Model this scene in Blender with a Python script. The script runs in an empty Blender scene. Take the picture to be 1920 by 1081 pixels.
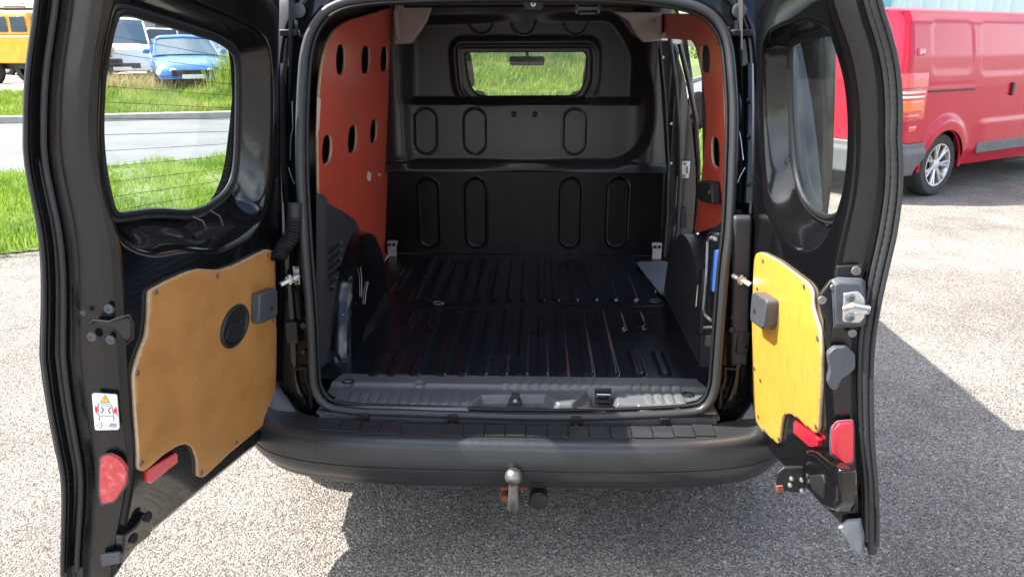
import bpy, math, random
import numpy as np
from mathutils import Vector, Matrix
random.seed(7); rng = np.random.default_rng(7)
R = math.radians
S = bpy.context.scene
COL = S.collection
# ------------------------------------------------------------------ camera
CAM = Vector((0.055, 0.0, 1.57)); PITCH = 18.0; YAW = 1.9; FPX = 1420.0
cd = bpy.data.cameras.new('camera'); cam = bpy.data.objects.new('camera', cd); COL.objects.link(cam)
cam.location = CAM; cam.rotation_euler = (R(90 - PITCH), 0, R(YAW))
cd.sensor_width = 36; cd.lens = 36 * FPX / 1920; cd.clip_start = .02; cd.clip_end = 600
S.camera = cam
# ------------------------------------------------------------------ world + sun
SUN_TRAVEL = Vector((0.78, -0.045, -1.0)).normalized()
w = bpy.data.worlds.new('World'); S.world = w; w.use_nodes = True
nt = w.node_tree; nt.nodes.clear()
sky = nt.nodes.new('ShaderNodeTexSky'); sky.sky_type = 'NISHITA'; sky.sun_disc = False
to_sun = -SUN_TRAVEL
sky.sun_elevation = math.asin(to_sun.z); sky.sun_rotation = math.atan2(to_sun.x, to_sun.y)
sky.air_density = 1.0; sky.dust_density = 2.5; sky.ozone_density = 1.0
bg = nt.nodes.new('ShaderNodeBackground'); bg.inputs[1].default_value = 0.15
wo = nt.nodes.new('ShaderNodeOutputWorld')
# thin bright cloud in the sky
tc = nt.nodes.new('ShaderNodeTexCoord'); mp = nt.nodes.new('ShaderNodeMapping'); mp.inputs['Scale'].default_value = (1, 1, 2.2)
nz = nt.nodes.new('ShaderNodeTexNoise'); nz.inputs['Scale'].default_value = 2.3; nz.inputs['Detail'].default_value = 7
rp = nt.nodes.new('ShaderNodeValToRGB'); rp.color_ramp.elements[0].position = .47; rp.color_ramp.elements[1].position = .66
mx = nt.nodes.new('ShaderNodeMix'); mx.data_type = 'RGBA'; mx.inputs[7].default_value = (9.0, 9.3, 9.8, 1)
L = nt.links.new
L(tc.outputs['Generated'], mp.inputs[0]); L(mp.outputs[0], nz.inputs[0]); L(nz.outputs[0], rp.inputs[0])
L(rp.outputs[0], mx.inputs[0]); L(sky.outputs[0], mx.inputs[6]); L(mx.outputs[2], bg.inputs[0]); L(bg.outputs[0], wo.inputs[0])
sl = bpy.data.lights.new('sun', 'SUN'); sl.energy = 5.0; sl.angle = R(.55); sl.color = (1, .965, .90)
so = bpy.data.objects.new('sun', sl); COL.objects.link(so)
so.rotation_euler = SUN_TRAVEL.to_track_quat('-Z', 'Y').to_euler(); so.location = (-6, -1, 9)
S.view_settings.view_transform = 'Standard'; S.view_settings.look = 'None'
S.view_settings.gamma = 1; S.view_settings.use_curve_mapping = False
S.view_settings.exposure = 1.72
S.render.resolution_x = 1024; S.render.resolution_y = 576
# ------------------------------------------------------------------ materials
def mat(name, col, rough=.5, metal=0, coat=0, coatr=.03, bump=None, var=None, emit=None, trans=0, alpha=1, spec=.5, bdist=.001, rvar=None):
    """col base colour; bump=(scale,strength); var=(scale, colour2, lo, hi); rvar=(scale, rough2)"""
    m = bpy.data.materials.new(name); m.use_nodes = True
    n = m.node_tree; b = n.nodes['Principled BSDF']
    c = tuple(col) + (1,)
    b.inputs['Base Color'].default_value = c
    b.inputs['Roughness'].default_value = rough; b.inputs['Metallic'].default_value = metal
    b.inputs['Coat Weight'].default_value = coat; b.inputs['Coat Roughness'].default_value = coatr
    b.inputs['Transmission Weight'].default_value = trans; b.inputs['Alpha'].default_value = alpha
    b.inputs['Specular IOR Level'].default_value = spec
    t = n.nodes.new('ShaderNodeTexCoord')
    if var:
        z = n.nodes.new('ShaderNodeTexNoise'); z.inputs['Scale'].default_value = var[0]; z.inputs['Detail'].default_value = 6; z.inputs['Roughness'].default_value = .6
        r = n.nodes.new('ShaderNodeValToRGB'); r.color_ramp.elements[0].position = var[2]; r.color_ramp.elements[1].position = var[3]
        r.color_ramp.elements[0].color = c; r.color_ramp.elements[1].color = tuple(var[1]) + (1,)
        if len(var) > 4:
            q = n.nodes.new('ShaderNodeMapping'); q.inputs['Scale'].default_value = var[4]; n.links.new(t.outputs['Object'], q.inputs[0]); n.links.new(q.outputs[0], z.inputs[0])
        else: n.links.new(t.outputs['Object'], z.inputs[0])
        n.links.new(z.outputs[0], r.inputs[0]); n.links.new(r.outputs[0], b.inputs['Base Color'])
    if rvar:
        z = n.nodes.new('ShaderNodeTexNoise'); z.inputs['Scale'].default_value = rvar[0]; z.inputs['Detail'].default_value = 5
        r = n.nodes.new('ShaderNodeMapRange'); r.inputs[1].default_value = .35; r.inputs[2].default_value = .7
        r.inputs[3].default_value = rough; r.inputs[4].default_value = rvar[1]
        n.links.new(t.outputs['Object'], z.inputs[0]); n.links.new(z.outputs[0], r.inputs[0]); n.links.new(r.outputs[0], b.inputs['Roughness'])
    if bump:
        z = n.nodes.new('ShaderNodeTexNoise'); z.inputs['Scale'].default_value = bump[0]; z.inputs['Detail'].default_value = 3
        k = n.nodes.new('ShaderNodeBump'); k.inputs['Strength'].default_value = bump[1]; k.inputs['Distance'].default_value = bdist
        n.links.new(t.outputs['Object'], z.inputs[0]); n.links.new(z.outputs[0], k.inputs['Height']); n.links.new(k.outputs[0], b.inputs['Normal'])
        if coat: n.links.new(k.outputs[0], b.inputs['Coat Normal'])
    if emit:
        b.inputs['Emission Color'].default_value = tuple(emit[0]) + (1,); b.inputs['Emission Strength'].default_value = emit[1]
    return m
M = {}
M['paint'] = mat('black_paint', (.0035, .0037, .0045), .11, coat=.30, coatr=.02, bump=(60, .05), rvar=(9, .17), spec=.30)
M['paint_edge'] = mat('black_shut_face_paint', (.004, .0043, .0052), .22, coat=.35, coatr=.06, bump=(400, .04), rvar=(9, .32), spec=.40)
M['paint_in'] = mat('black_inner_paint', (.013, .0135, .015), .34, coat=.5, coatr=.12, bump=(300, .12), rvar=(14, .48))
M['sill'] = mat('sill_plastic', (.078, .082, .088), .38, bump=(900, .30), var=(7, (.098, .10, .105), .45, .75), rvar=(20, .52))
M['bumper'] = mat('bumper_plastic', (.022, .023, .025), .27, bump=(700, .18), var=(6, (.028, .03, .032), .45, .8), rvar=(11, .38), spec=.5)
M['plastic'] = mat('dark_plastic', (.012, .0125, .014), .42, bump=(700, .3), rvar=(12, .55), spec=.35)
M['greyp'] = mat('grey_plastic', (.05, .054, .062), .45, bump=(800, .35), var=(30, (.065, .07, .08), .4, .7))
M['pale_plastic'] = mat('weathered_grey_plastic', (.13, .14, .15), .4, bump=(300, .3), var=(30, (.20, .21, .22), .4, .7))
M['trim'] = mat('side_trim_plastic', (.026, .028, .032), .50, bump=(800, .3), spec=.35)
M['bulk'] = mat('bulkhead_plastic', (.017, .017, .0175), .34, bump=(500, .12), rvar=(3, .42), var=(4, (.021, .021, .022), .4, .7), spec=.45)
M['bulk_shaded'] = mat('bulkhead_plastic_shaded', (.0022, .0024, .003), .28, bump=(500, .08), rvar=(5, .36), spec=.2)  # shade on the lower bulkhead is put into this darker colour
M['floor'] = mat('floor_liner', (.007, .008, .012), .17, bump=(520, .10), rvar=(6, .30), var=(9, (.013, .014, .020), .5, .8), spec=.6)
M['rubber'] = mat('rubber', (.008, .008, .009), .5, bump=(200, .2), spec=.3)
M['seal'] = mat('rubber_seal', (.024, .025, .027), .36, bump=(260, .2), rvar=(30, .5), spec=.4)
M['tyre'] = mat('tyre_rubber', (.022, .022, .023), .75, bump=(90, .4), var=(14, (.05, .047, .043), .5, .8))
M['steel'] = mat('zinc_steel', (.55, .55, .54), .32, metal=1, rvar=(40, .5), bump=(60, .1))
M['worn'] = mat('worn_steel', (.20, .20, .20), .35, metal=.9, rvar=(30, .55), var=(25, (.30, .27, .22), .5, .7))
M['rust'] = mat('rusty_steel', (.24, .075, .03), .8, var=(40, (.09, .04, .025), .4, .7), bump=(120, .5))
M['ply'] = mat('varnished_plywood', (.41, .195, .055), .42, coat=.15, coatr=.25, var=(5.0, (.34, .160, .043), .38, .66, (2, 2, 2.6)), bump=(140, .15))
M['ply_sun'] = mat('plywood_sun_tinted', (.56, .285, .040), .42, coat=.15, coatr=.25, var=(7.0, (.47, .225, .032), .40, .66, (16, 16, 2)), bump=(140, .15))  # same plywood as the left door, sunlight put into a brighter, yellower colour
M['plyedge'] = mat('plywood_edge', (.46, .34, .22), .7, var=(60, (.38, .28, .18), .4, .6), bump=(200, .3))
M['redply'] = mat('red_film_plywood', (.60, .078, .042), .36, coat=.1, coatr=.3, var=(3, (.50, .065, .036), .35, .7), bump=(60, .08))
M['chip'] = mat('bare_wood', (.62, .50, .42), .7, bump=(80, .3))
M['reflector'] = mat('red_reflector', (.60, .012, .03), .12, coat=1, bump=(420, .35), bdist=.0015)
M['grime'] = mat('scuffed_red_reflector', (.50, .045, .05), .45, coat=.3, coatr=.3, bump=(120, 1.0), bdist=.003, var=(60, (.62, .16, .15), .5, .72))
M['white'] = mat('white_label', (.80, .80, .80), .4, bump=(50, .05))
M['yellow'] = mat('yellow_print', (.85, .55, .02), .4, bump=(50, .05))
M['black'] = mat('black_print', (.01, .01, .01), .5, bump=(50, .05))
M['greyprint'] = mat('grey_print', (.30, .30, .31), .5, bump=(50, .05))
M['redprint'] = mat('red_print', (.75, .02, .03), .5, bump=(50, .05))
M['beige'] = mat('grey_beige_paint', (.34, .30, .28), .5, bump=(60, .1), var=(7, (.28, .25, .23), .4, .7))
M['cream'] = mat('pinkish_primer', (.36, .29, .28), .5, bump=(60, .1), var=(20, (.30, .24, .23), .4, .7))
M['brown'] = mat('brown_black_paint', (.030, .024, .022), .22, coat=.5, bump=(60, .03), rvar=(8, .3))
M['inner'] = mat('bare_inner_panel', (.05, .045, .04), .6, bump=(60, .2))
M['cloth'] = mat('seat_cloth', (.03, .032, .036), .9, bump=(400, .5))
M['blue'] = mat('blue_jack_paint', (.03, .09, .32), .35, coat=.4, bump=(60, .1))
def glass(name, tint, refl=.06, rough=.0, body=0.0, bodycol=(.5, .5, .5)):
    """thin pane: see-through with a Fresnel reflection and a little dust"""
    m = bpy.data.materials.new(name); m.use_nodes = True; n = m.node_tree; n.nodes.clear()
    o = n.nodes.new('ShaderNodeOutputMaterial'); tr = n.nodes.new('ShaderNodeBsdfTransparent'); tr.inputs[0].default_value = tuple(tint) + (1,)
    gl = n.nodes.new('ShaderNodeBsdfGlossy'); gl.inputs['Roughness'].default_value = rough
    lw = n.nodes.new('ShaderNodeLayerWeight'); lw.inputs[0].default_value = .5
    pw = n.nodes.new('ShaderNodeMath'); pw.operation = 'POWER'; pw.inputs[1].default_value = 5; n.links.new(lw.outputs['Facing'], pw.inputs[0])
    fr = n.nodes.new('ShaderNodeMath'); fr.operation = 'MULTIPLY_ADD'; fr.inputs[1].default_value = .90; fr.inputs[2].default_value = refl; n.links.new(pw.outputs[0], fr.inputs[0])
    m1 = n.nodes.new('ShaderNodeMixShader'); n.links.new(fr.outputs[0], m1.inputs[0]); n.links.new(tr.outputs[0], m1.inputs[1]); n.links.new(gl.outputs[0], m1.inputs[2])
    last = m1
    if body > 0:
        df = n.nodes.new('ShaderNodeBsdfDiffuse'); df.inputs[0].default_value = tuple(bodycol) + (1,)
        m2 = n.nodes.new('ShaderNodeMixShader')
        t = n.nodes.new('ShaderNodeTexCoord'); z = n.nodes.new('ShaderNodeTexNoise'); z.inputs['Scale'].default_value = 9; z.inputs['Detail'].default_value = 6
        r = n.nodes.new('ShaderNodeMapRange'); r.inputs[1].default_value = .3; r.inputs[2].default_value = .8; r.inputs[3].default_value = body * .3; r.inputs[4].default_value = body * 1.7
        n.links.new(t.outputs['Object'], z.inputs[0]); n.links.new(z.outputs[0], r.inputs[0]); n.links.new(r.outputs[0], m2.inputs[0])
        n.links.new(m1.outputs[0], m2.inputs[1]); n.links.new(df.outputs[0], m2.inputs[2]); last = m2
    n.links.new(last.outputs[0], o.inputs[0]); return m
M['glass'] = glass('clear_glass', (.90, .95, .91), body=.02, bodycol=(.75, .78, .75))
M['dglass'] = glass('cab_glass', (.93, .96, .94), refl=.03)
M['cglass'] = mat('car_glass', (.02, .03, .035), .05, coat=1, bump=(3, .02), spec=.8)
# ------------------------------------------------------------------ object helpers
def tag(o, label=None, cat=None, group=None, kind=None):
    if label: o['label'] = label
    if cat: o['category'] = cat
    if group: o['group'] = group
    if kind: o['kind'] = kind
    return o
def empty(name, loc, rz=0, label=None, cat=None, group=None):
    e = bpy.data.objects.new(name, None); COL.objects.link(e); e.location = loc; e.rotation_euler = (0, 0, rz); e.empty_display_size = .2
    return tag(e, label, cat, group)
def link(name, me, parent=None, offs=True):
    o = bpy.data.objects.new(name, me); COL.objects.link(o)
    if parent is not None:
        o.parent = parent
        if parent.type == 'EMPTY' and offs: o.location = -Vector(parent.location)
    return o
class MB:
    """collects faces; build() makes one mesh object"""
    def __init__(s): s.v = []; s.f = []; s.m = []; s.mi = 0
    def add(s, vs, fs):
        b = len(s.v); s.v += [tuple(p) for p in vs]; s.f += [tuple(i + b for i in f) for f in fs]; s.m += [s.mi] * len(fs); return s
    def box(s, c, d, rot=None, taper=1.0):
        """c centre, d full size; taper scales the +z end"""
        vs = []
        for z in (-1, 1):
            k = taper if z > 0 else 1
            for x, y in ((-1, -1), (1, -1), (1, 1), (-1, 1)): vs.append(Vector((x * d[0] / 2 * k, y * d[1] / 2 * k, z * d[2] / 2)))
        if rot is not None: vs = [rot @ p for p in vs]
        vs = [p + Vector(c) for p in vs]
        return s.add(vs, [(0, 3, 2, 1), (4, 5, 6, 7), (0, 1, 5, 4), (1, 2, 6, 5), (2, 3, 7, 6), (3, 0, 4, 7)])
    def cyl(s, a, b, r, n=16, r2=None, cap=True):
        a = Vector(a); b = Vector(b); r2 = r if r2 is None else r2
        q = (b - a).normalized().to_track_quat('Z', 'Y')
        vs = [a + q @ Vector((r * math.cos(2 * math.pi * i / n), r * math.sin(2 * math.pi * i / n), 0)) for i in range(n)]
        vs += [b + q @ Vector((r2 * math.cos(2 * math.pi * i / n), r2 * math.sin(2 * math.pi * i / n), 0)) for i in range(n)]
        fs = [(i, (i + 1) % n, n + (i + 1) % n, n + i) for i in range(n)]
        if cap: fs += [tuple(range(n - 1, -1, -1)), tuple(range(n, 2 * n))]
        return s.add(vs, fs)
    def lathe(s, a, d, prof, n=24, cap=True):
        """prof list of (radius, along) round axis d from a"""
        a = Vector(a); q = Vector(d).normalized().to_track_quat('Z', 'Y'); vs = []; fs = []
        for r, t in prof:
            for i in range(n): vs.append(a + q @ Vector((r * math.cos(2 * math.pi * i / n), r * math.sin(2 * math.pi * i / n), t)))
        for k in range(len(prof) - 1):
            for i in range(n): fs.append((k * n + i, k * n + (i + 1) % n, (k + 1) * n + (i + 1) % n, (k + 1) * n + i))
        if cap: fs += [tuple(range(n - 1, -1, -1)), tuple(range((len(prof) - 1) * n, len(prof) * n))]
        return s.add(vs, fs)
    def tube(s, pts, r, n=10, closed=False, flat=1.0, up=None):
        pts = [Vector(p) for p in pts]; N = len(pts); vs = []; fs = []
        rr = r if hasattr(r, '__len__') else [r] * N
        U = Vector(up) if up is not None else None
        prev = None
        for i, p in enumerate(pts):
            t = (pts[(i + 1) % N] - pts[i - 1]) if closed else (pts[min(i + 1, N - 1)] - pts[max(i - 1, 0)])
            t.normalize()
            if U is not None: a = t.cross(U)
            else: a = (prev - t * prev.dot(t)) if prev is not None else t.orthogonal()
            if a.length < 1e-6: a = t.orthogonal()
            a.normalize(); prev = a; b = t.cross(a).normalized()
            for k in range(n):
                th = 2 * math.pi * k / n; vs.append(p + a * math.cos(th) * rr[i] * flat + b * math.sin(th) * rr[i])
        for i in range(N if closed else N - 1):
            j = (i + 1) % N
            for k in range(n): fs.append((i * n + k, i * n + (k + 1) % n, j * n + (k + 1) % n, j * n + k))
        if not closed: fs += [tuple(range(n - 1, -1, -1)), tuple(range((N - 1) * n, N * n))]
        return s.add(vs, fs)
    def prism(s, pts, off):
        """closed 3-D outline extruded by vector off"""
        pts = [Vector(p) for p in pts]; n = len(pts); off = Vector(off)
        return s.add(pts + [p + off for p in pts], [tuple(range(n)), tuple(range(2 * n - 1, n - 1, -1))] + [(i, n + i, n + (i + 1) % n, (i + 1) % n) for i in range(n)])
    def loft(s, rings, closed=True, caps=False):
        n = len(rings[0]); vs = [p for r in rings for p in r]; fs = []
        for k in range(len(rings) - 1):
            for i in range(n if closed else n - 1):
                j = (i + 1) % n; fs.append((k * n + i, k * n + j, (k + 1) * n + j, (k + 1) * n + i))
        if caps: fs += [tuple(range(n - 1, -1, -1)), tuple(range((len(rings) - 1) * n, len(rings) * n))]
        return s.add(vs, fs)
    def build(s, name, m, parent=None, smooth=40, bevel=0, seg=2, solid=0, subs=0, label=None, offs=True):
        me = bpy.data.meshes.new(name); me.from_pydata(s.v, [], s.f); me.validate()
        ms = m if isinstance(m, (list, tuple)) else [m]
        for q in ms: me.materials.append(M[q] if isinstance(q, str) else q)
        if len(ms) > 1: me.polygons.foreach_set('material_index', s.m[:len(me.polygons)])
        import bmesh
        bm = bmesh.new(); bm.from_mesh(me); bmesh.ops.recalc_face_normals(bm, faces=bm.faces); bm.to_mesh(me); bm.free()
        if smooth: me.polygons.foreach_set('use_smooth', [True] * len(me.polygons)); me.set_sharp_from_angle(angle=R(smooth))
        o = link(name, me, parent, offs)
        if subs: d = o.modifiers.new('sub', 'SUBSURF'); d.levels = d.render_levels = subs
        if solid: d = o.modifiers.new('solid', 'SOLIDIFY'); d.thickness = solid; d.offset = 0
        if bevel:
            d = o.modifiers.new('bev', 'BEVEL'); d.width = bevel; d.segments = seg; d.limit_method = 'ANGLE'; d.angle_limit = R(35)
        if label: o['label'] = label
        return o
# ------------------------------------------------------------------ sight lines of the survey camera -> points on known surfaces
cp, sp, cy, sy = math.cos(R(PITCH)), math.sin(R(PITCH)), math.cos(R(YAW)), math.sin(R(YAW))
FW = Vector((-sy * cp, cy * cp, -sp)); RT = Vector((cy, sy, 0)); UP = RT.cross(FW)
def ray(px, py): return FW * FPX + RT * (px - 960) - UP * (py - 540.5)
def on_y(px, py, Y): d = ray(px, py); return CAM + d * ((Y - CAM.y) / d.y)
def on_z(px, py, Z): d = ray(px, py); return CAM + d * ((Z - CAM.z) / d.z)
def on_x(px, py, X): d = ray(px, py); return CAM + d * ((X - CAM.x) / d.x)
def on_plane(px, py, p0, n): d = ray(px, py); return CAM + d * ((Vector(p0) - CAM).dot(n) / d.dot(n))
def project(p):
    q = Vector(p) - CAM; z = q.dot(FW); return 960 + q.dot(RT) / z * FPX, 540.5 - q.dot(UP) / z * FPX
def catmull(pts, closed=True, n=6):
    pts = [np.array(p, float) for p in pts]; N = len(pts); out = []
    for i in range(N if closed else N - 1):
        p0 = pts[i - 1] if (closed or i > 0) else pts[0]; p1 = pts[i]; p2 = pts[(i + 1) % N]
        p3 = pts[(i + 2) % N] if (closed or i + 2 < N) else pts[-1]
        for k in range(n):
            t = k / n
            out.append(.5 * ((2 * p1) + (-p0 + p2) * t + (2 * p0 - 5 * p1 + 4 * p2 - p3) * t * t + (-p0 + 3 * p1 - 3 * p2 + p3) * t ** 3))
    if not closed: out.append(pts[-1])
    return np.array(out)
def rounded(pts, r, n=5):
    """polygon with each corner rounded by radius r (scalar or list)"""
    pts = [np.array(p, float) for p in pts]; N = len(pts); out = []
    for i in range(N):
        rr = r[i] if hasattr(r, '__len__') else r
        a, b, c = pts[i - 1], pts[i], pts[(i + 1) % N]
        if rr <= 0: out.append(b); continue
        d1 = np.linalg.norm(a - b); d2 = np.linalg.norm(c - b); k = min(rr, d1 * .49, d2 * .49)
        p = b + (a - b) / d1 * k; q = b + (c - b) / d2 * k
        for j in range(n + 1):
            t = j / n; out.append((1 - t) ** 2 * p + 2 * t * (1 - t) * b + t * t * q)
    return np.array(out)
def resample(P, n, closed=True):
    P = np.asarray(P, float)
    Q = np.vstack([P, P[:1]]) if closed else P
    d = np.r_[0, np.cumsum(np.linalg.norm(np.diff(Q, axis=0), axis=1))]
    t = np.linspace(0, d[-1], n + 1)[:-1] if closed else np.linspace(0, d[-1], n)
    return np.stack([np.interp(t, d, Q[:, k]) for k in range(Q.shape[1])], 1)
def psdf(U, V, poly):
    """signed distance to polygon, positive inside"""
    P = np.asarray(poly, float)[:, :2]; A = P; B = np.roll(P, -1, 0)
    u = U.ravel(); v = V.ravel(); best = np.full(u.shape, 1e9); ins = np.zeros(u.shape, bool)
    for a, b in zip(A, B):
        e = b - a; L2 = e @ e + 1e-18
        t = np.clip(((u - a[0]) * e[0] + (v - a[1]) * e[1]) / L2, 0, 1)
        best = np.minimum(best, (u - a[0] - t * e[0]) ** 2 + (v - a[1] - t * e[1]) ** 2)
        c = (a[1] > v) != (b[1] > v)
        with np.errstate(divide='ignore', invalid='ignore'):
            ins ^= c & (u < (b[0] - a[0]) * (v - a[1]) / (b[1] - a[1] + 1e-18) + a[0])
    d = np.sqrt(best); return np.where(ins, d, -d).reshape(U.shape)
def capsule(U, V, x0, y0, x1, y1, r):
    e = np.array([x1 - x0, y1 - y0]); t = np.clip(((U - x0) * e[0] + (V - y0) * e[1]) / (e @ e + 1e-12), 0, 1)
    return np.hypot(U - x0 - t * e[0], V - y0 - t * e[1]) - r
def rbox(U, V, cx, cy_, hx, hy, r):
    qx = np.abs(U - cx) - hx + r; qy = np.abs(V - cy_) - hy + r
    return np.hypot(np.maximum(qx, 0), np.maximum(qy, 0)) + np.minimum(np.maximum(qx, qy), 0) - r
def sstep(a, b, x): t = np.clip((x - a) / (b - a), 0, 1); return t * t * (3 - 2 * t)
def relief(name, u0, u1, v0, v1, res, pos, m, parent=None, keep=None, solid=0, smooth=50, flip=False, resv=None, offs=True, colour=None):
    """pressed sheet: grid over (u,v), pos(U,V)->X,Y,Z, keep(U,V)>0 stays; its rim is snapped to the outline"""
    nu = max(2, int(round((u1 - u0) / res)) + 1); nv = max(2, int(round((v1 - v0) / (resv or res))) + 1)
    U, V = np.meshgrid(np.linspace(u0, u1, nu), np.linspace(v0, v1, nv), indexing='ij')
    cells = np.ones((nu - 1, nv - 1), bool)
    if keep is not None:
        s = keep(U, V); ins = s > 0
        cells = ins[:-1, :-1] | ins[1:, :-1] | ins[:-1, 1:] | ins[1:, 1:]
        out = ~ins; e = 1e-4
        for _ in range(3):
            s = keep(U, V); gx = (keep(U + e, V) - keep(U - e, V)) / (2 * e); gy = (keep(U, V + e) - keep(U, V - e)) / (2 * e)
            g2 = np.maximum(gx * gx + gy * gy, .05); near = out & (np.abs(s) < 3 * max(res, resv or res))
            U = np.where(near, U - s * gx / g2, U); V = np.where(near, V - s * gy / g2, V)
    X, Y, Z = pos(U, V)
    co = np.stack([np.broadcast_to(X, U.shape).ravel(), np.broadcast_to(Y, U.shape).ravel(), np.broadcast_to(Z, U.shape).ravel()], 1)
    ids = np.arange(nu * nv).reshape(nu, nv)
    q = np.stack([ids[:-1, :-1], ids[1:, :-1], ids[1:, 1:], ids[:-1, 1:]], -1)[cells]
    if flip: q = q[:, ::-1]
    used = np.unique(q); rm = np.full(nu * nv, -1); rm[used] = np.arange(len(used)); q = rm[q]; co = co[used]
    me = bpy.data.meshes.new(name); fast_mesh(me, co, q)
    me.materials.append(M[m] if isinstance(m, str) else m)
    me.polygons.foreach_set('use_smooth', [True] * len(me.polygons))
    if smooth: me.set_sharp_from_angle(angle=R(smooth))
    o = link(name, me, parent, offs)
    if solid: d = o.modifiers.new('solid', 'SOLIDIFY'); d.thickness = abs(solid); d.offset = 1 if solid > 0 else -1
    return o
def fast_mesh(me, co, q):
    n = q.shape[1]; me.vertices.add(len(co)); me.vertices.foreach_set('co', np.ascontiguousarray(co, dtype=np.float32).ravel())
    me.loops.add(q.size); me.loops.foreach_set('vertex_index', np.ascontiguousarray(q, dtype=np.int32).ravel())
    me.polygons.add(len(q)); me.polygons.foreach_set('loop_start', np.arange(0, q.size, n, dtype=np.int32))
    me.update(calc_edges=True)
def lerp_curve(pts):
    """pts list of (z, x): returns function of z"""
    a = np.array(sorted(pts)); return lambda h: np.interp(h, a[:, 0], a[:, 1])
def smooth_curve(pts):
    a = np.array(sorted(pts)); zz = np.linspace(a[0, 0], a[-1, 0], 120); xx = np.interp(zz, a[:, 0], a[:, 1])
    k = np.hanning(17); k /= k.sum(); xx = np.convolve(np.pad(xx, 8, mode='reflect', reflect_type='odd'), k, 'valid')
    return lambda h: np.interp(h, zz, xx)
# ================================================================== GROUND, ROAD, GRASS
def ground_material(name, base, dark, light, chip):
    m = bpy.data.materials.new(name); m.use_nodes = True; n = m.node_tree; b = n.nodes['Principled BSDF']; b.inputs['Roughness'].default_value = .9
    b.inputs['Specular IOR Level'].default_value = .25
    t = n.nodes.new('ShaderNodeTexCoord'); K = n.links.new
    def vor(sc, feat='F1'):
        v = n.nodes.new('ShaderNodeTexVoronoi'); v.inputs['Scale'].default_value = sc; v.feature = feat; K(t.outputs['Object'], v.inputs[0]); return v
    def noise(sc, det=5):
        z = n.nodes.new('ShaderNodeTexNoise'); z.inputs['Scale'].default_value = sc; z.inputs['Detail'].default_value = det; K(t.outputs['Object'], z.inputs[0]); return z
    v1 = vor(135); v2 = vor(300); z1 = noise(.8); z2 = noise(260, 2)
    r = n.nodes.new('ShaderNodeValToRGB'); e = r.color_ramp.elements
    e[0].position = 0; e[0].color = (*dark, 1); e[1].position = 1; e[1].color = (*chip, 1)
    a = e.new(.35); a.color = (*base, 1); a = e.new(.80); a.color = (*light, 1)
    sepa = n.nodes.new('ShaderNodeSeparateColor'); K(v1.outputs['Color'], sepa.inputs[0]); K(sepa.outputs[0], r.inputs[0])
    r2 = n.nodes.new('ShaderNodeValToRGB'); e = r2.color_ramp.elements; e[0].color = (*dark, 1); e[1].color = (*light, 1); e[0].position = .25; e[1].position = .8
    sep2 = n.nodes.new('ShaderNodeSeparateColor'); K(v2.outputs['Color'], sep2.inputs[0]); K(sep2.outputs[1], r2.inputs[0])
    mk = n.nodes.new('ShaderNodeMath'); mk.operation = 'GREATER_THAN'; mk.inputs[1].default_value = .45; K(sepa.outputs[1], mk.inputs[0])
    mx = n.nodes.new('ShaderNodeMix'); mx.data_type = 'RGBA'; K(mk.outputs[0], mx.inputs[0]); K(r2.outputs[0], mx.inputs[6]); K(r.outputs[0], mx.inputs[7])
    big = n.nodes.new('ShaderNodeMapRange'); big.inputs[1].default_value = .3; big.inputs[2].default_value = .7; big.inputs[3].default_value = .72; big.inputs[4].default_value = 1.15; K(z1.outputs[0], big.inputs[0])
    mu = n.nodes.new('ShaderNodeMix'); mu.data_type = 'RGBA'; mu.blend_type = 'MULTIPLY'; mu.inputs[0].default_value = 1; K(mx.outputs[2], mu.inputs[6]); K(big.outputs[0], mu.inputs[7])
    z3 = noise(3.5, 8); r3 = n.nodes.new('ShaderNodeMapRange'); r3.inputs[1].default_value = .35; r3.inputs[2].default_value = .65; r3.inputs[3].default_value = .86; r3.inputs[4].default_value = 1.1; K(z3.outputs[0], r3.inputs[0])
    mu2 = n.nodes.new('ShaderNodeMix'); mu2.data_type = 'RGBA'; mu2.blend_type = 'MULTIPLY'; mu2.inputs[0].default_value = 1; K(mu.outputs[2], mu2.inputs[6]); K(r3.outputs[0], mu2.inputs[7])
    K(mu2.outputs[2], b.inputs['Base Color'])
    d = n.nodes.new('ShaderNodeMath'); d.operation = 'MULTIPLY_ADD'; d.inputs[1].default_value = -1.0; K(v1.outputs['Distance'], d.inputs[0]); 
    hh = n.nodes.new('ShaderNodeMath'); hh.operation = 'MULTIPLY'; hh.inputs[1].default_value = .5; K(v2.outputs['Distance'], hh.inputs[0]); K(hh.outputs[0], d.inputs[2])
    bp = n.nodes.new('ShaderNodeBump'); bp.inputs['Strength'].default_value = 1.0; bp.inputs['Distance'].default_value = .009
    K(d.outputs[0], bp.inputs['Height']); K(bp.outputs[0], b.inputs['Normal'])
    return m
M['gravel'] = ground_material('chipped_asphalt', (.265, .232, .200), (.115, .097, .082), (.37, .332, .292), (.50, .46, .41))
M['road'] = mat('pale_road', (.098, .102, .106), .9, bump=(60, .5), bdist=.004, var=(1.1, (.135, .138, .142), .35, .7))
M['dirt'] = mat('pale_dirt', (.34, .29, .24), .95, bump=(12, .6), bdist=.01, var=(1.2, (.22, .20, .15), .45, .7))
M['soil'] = mat('green_soil', (.07, .11, .025), .95, bump=(20, .8), bdist=.03, var=(1.5, (.13, .16, .04), .35, .7))
M['kerb'] = mat('concrete_kerb', (.24, .23, .22), .85, bump=(80, .4), var=(5, (.33, .32, .30), .4, .7))
mb = MB(); mb.add([(-160, -60, 0), (160, -60, 0), (160, 260, 0), (-160, 260, 0)], [(0, 1, 2, 3)])
tag(mb.build('ground', 'gravel', smooth=0), kind='structure')
vn = lambda x: 7.6 + .5 * x            # near edge of the verge
vf = lambda x: 13.3 + .7 * x           # far edge of the verge = near edge of the road
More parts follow.
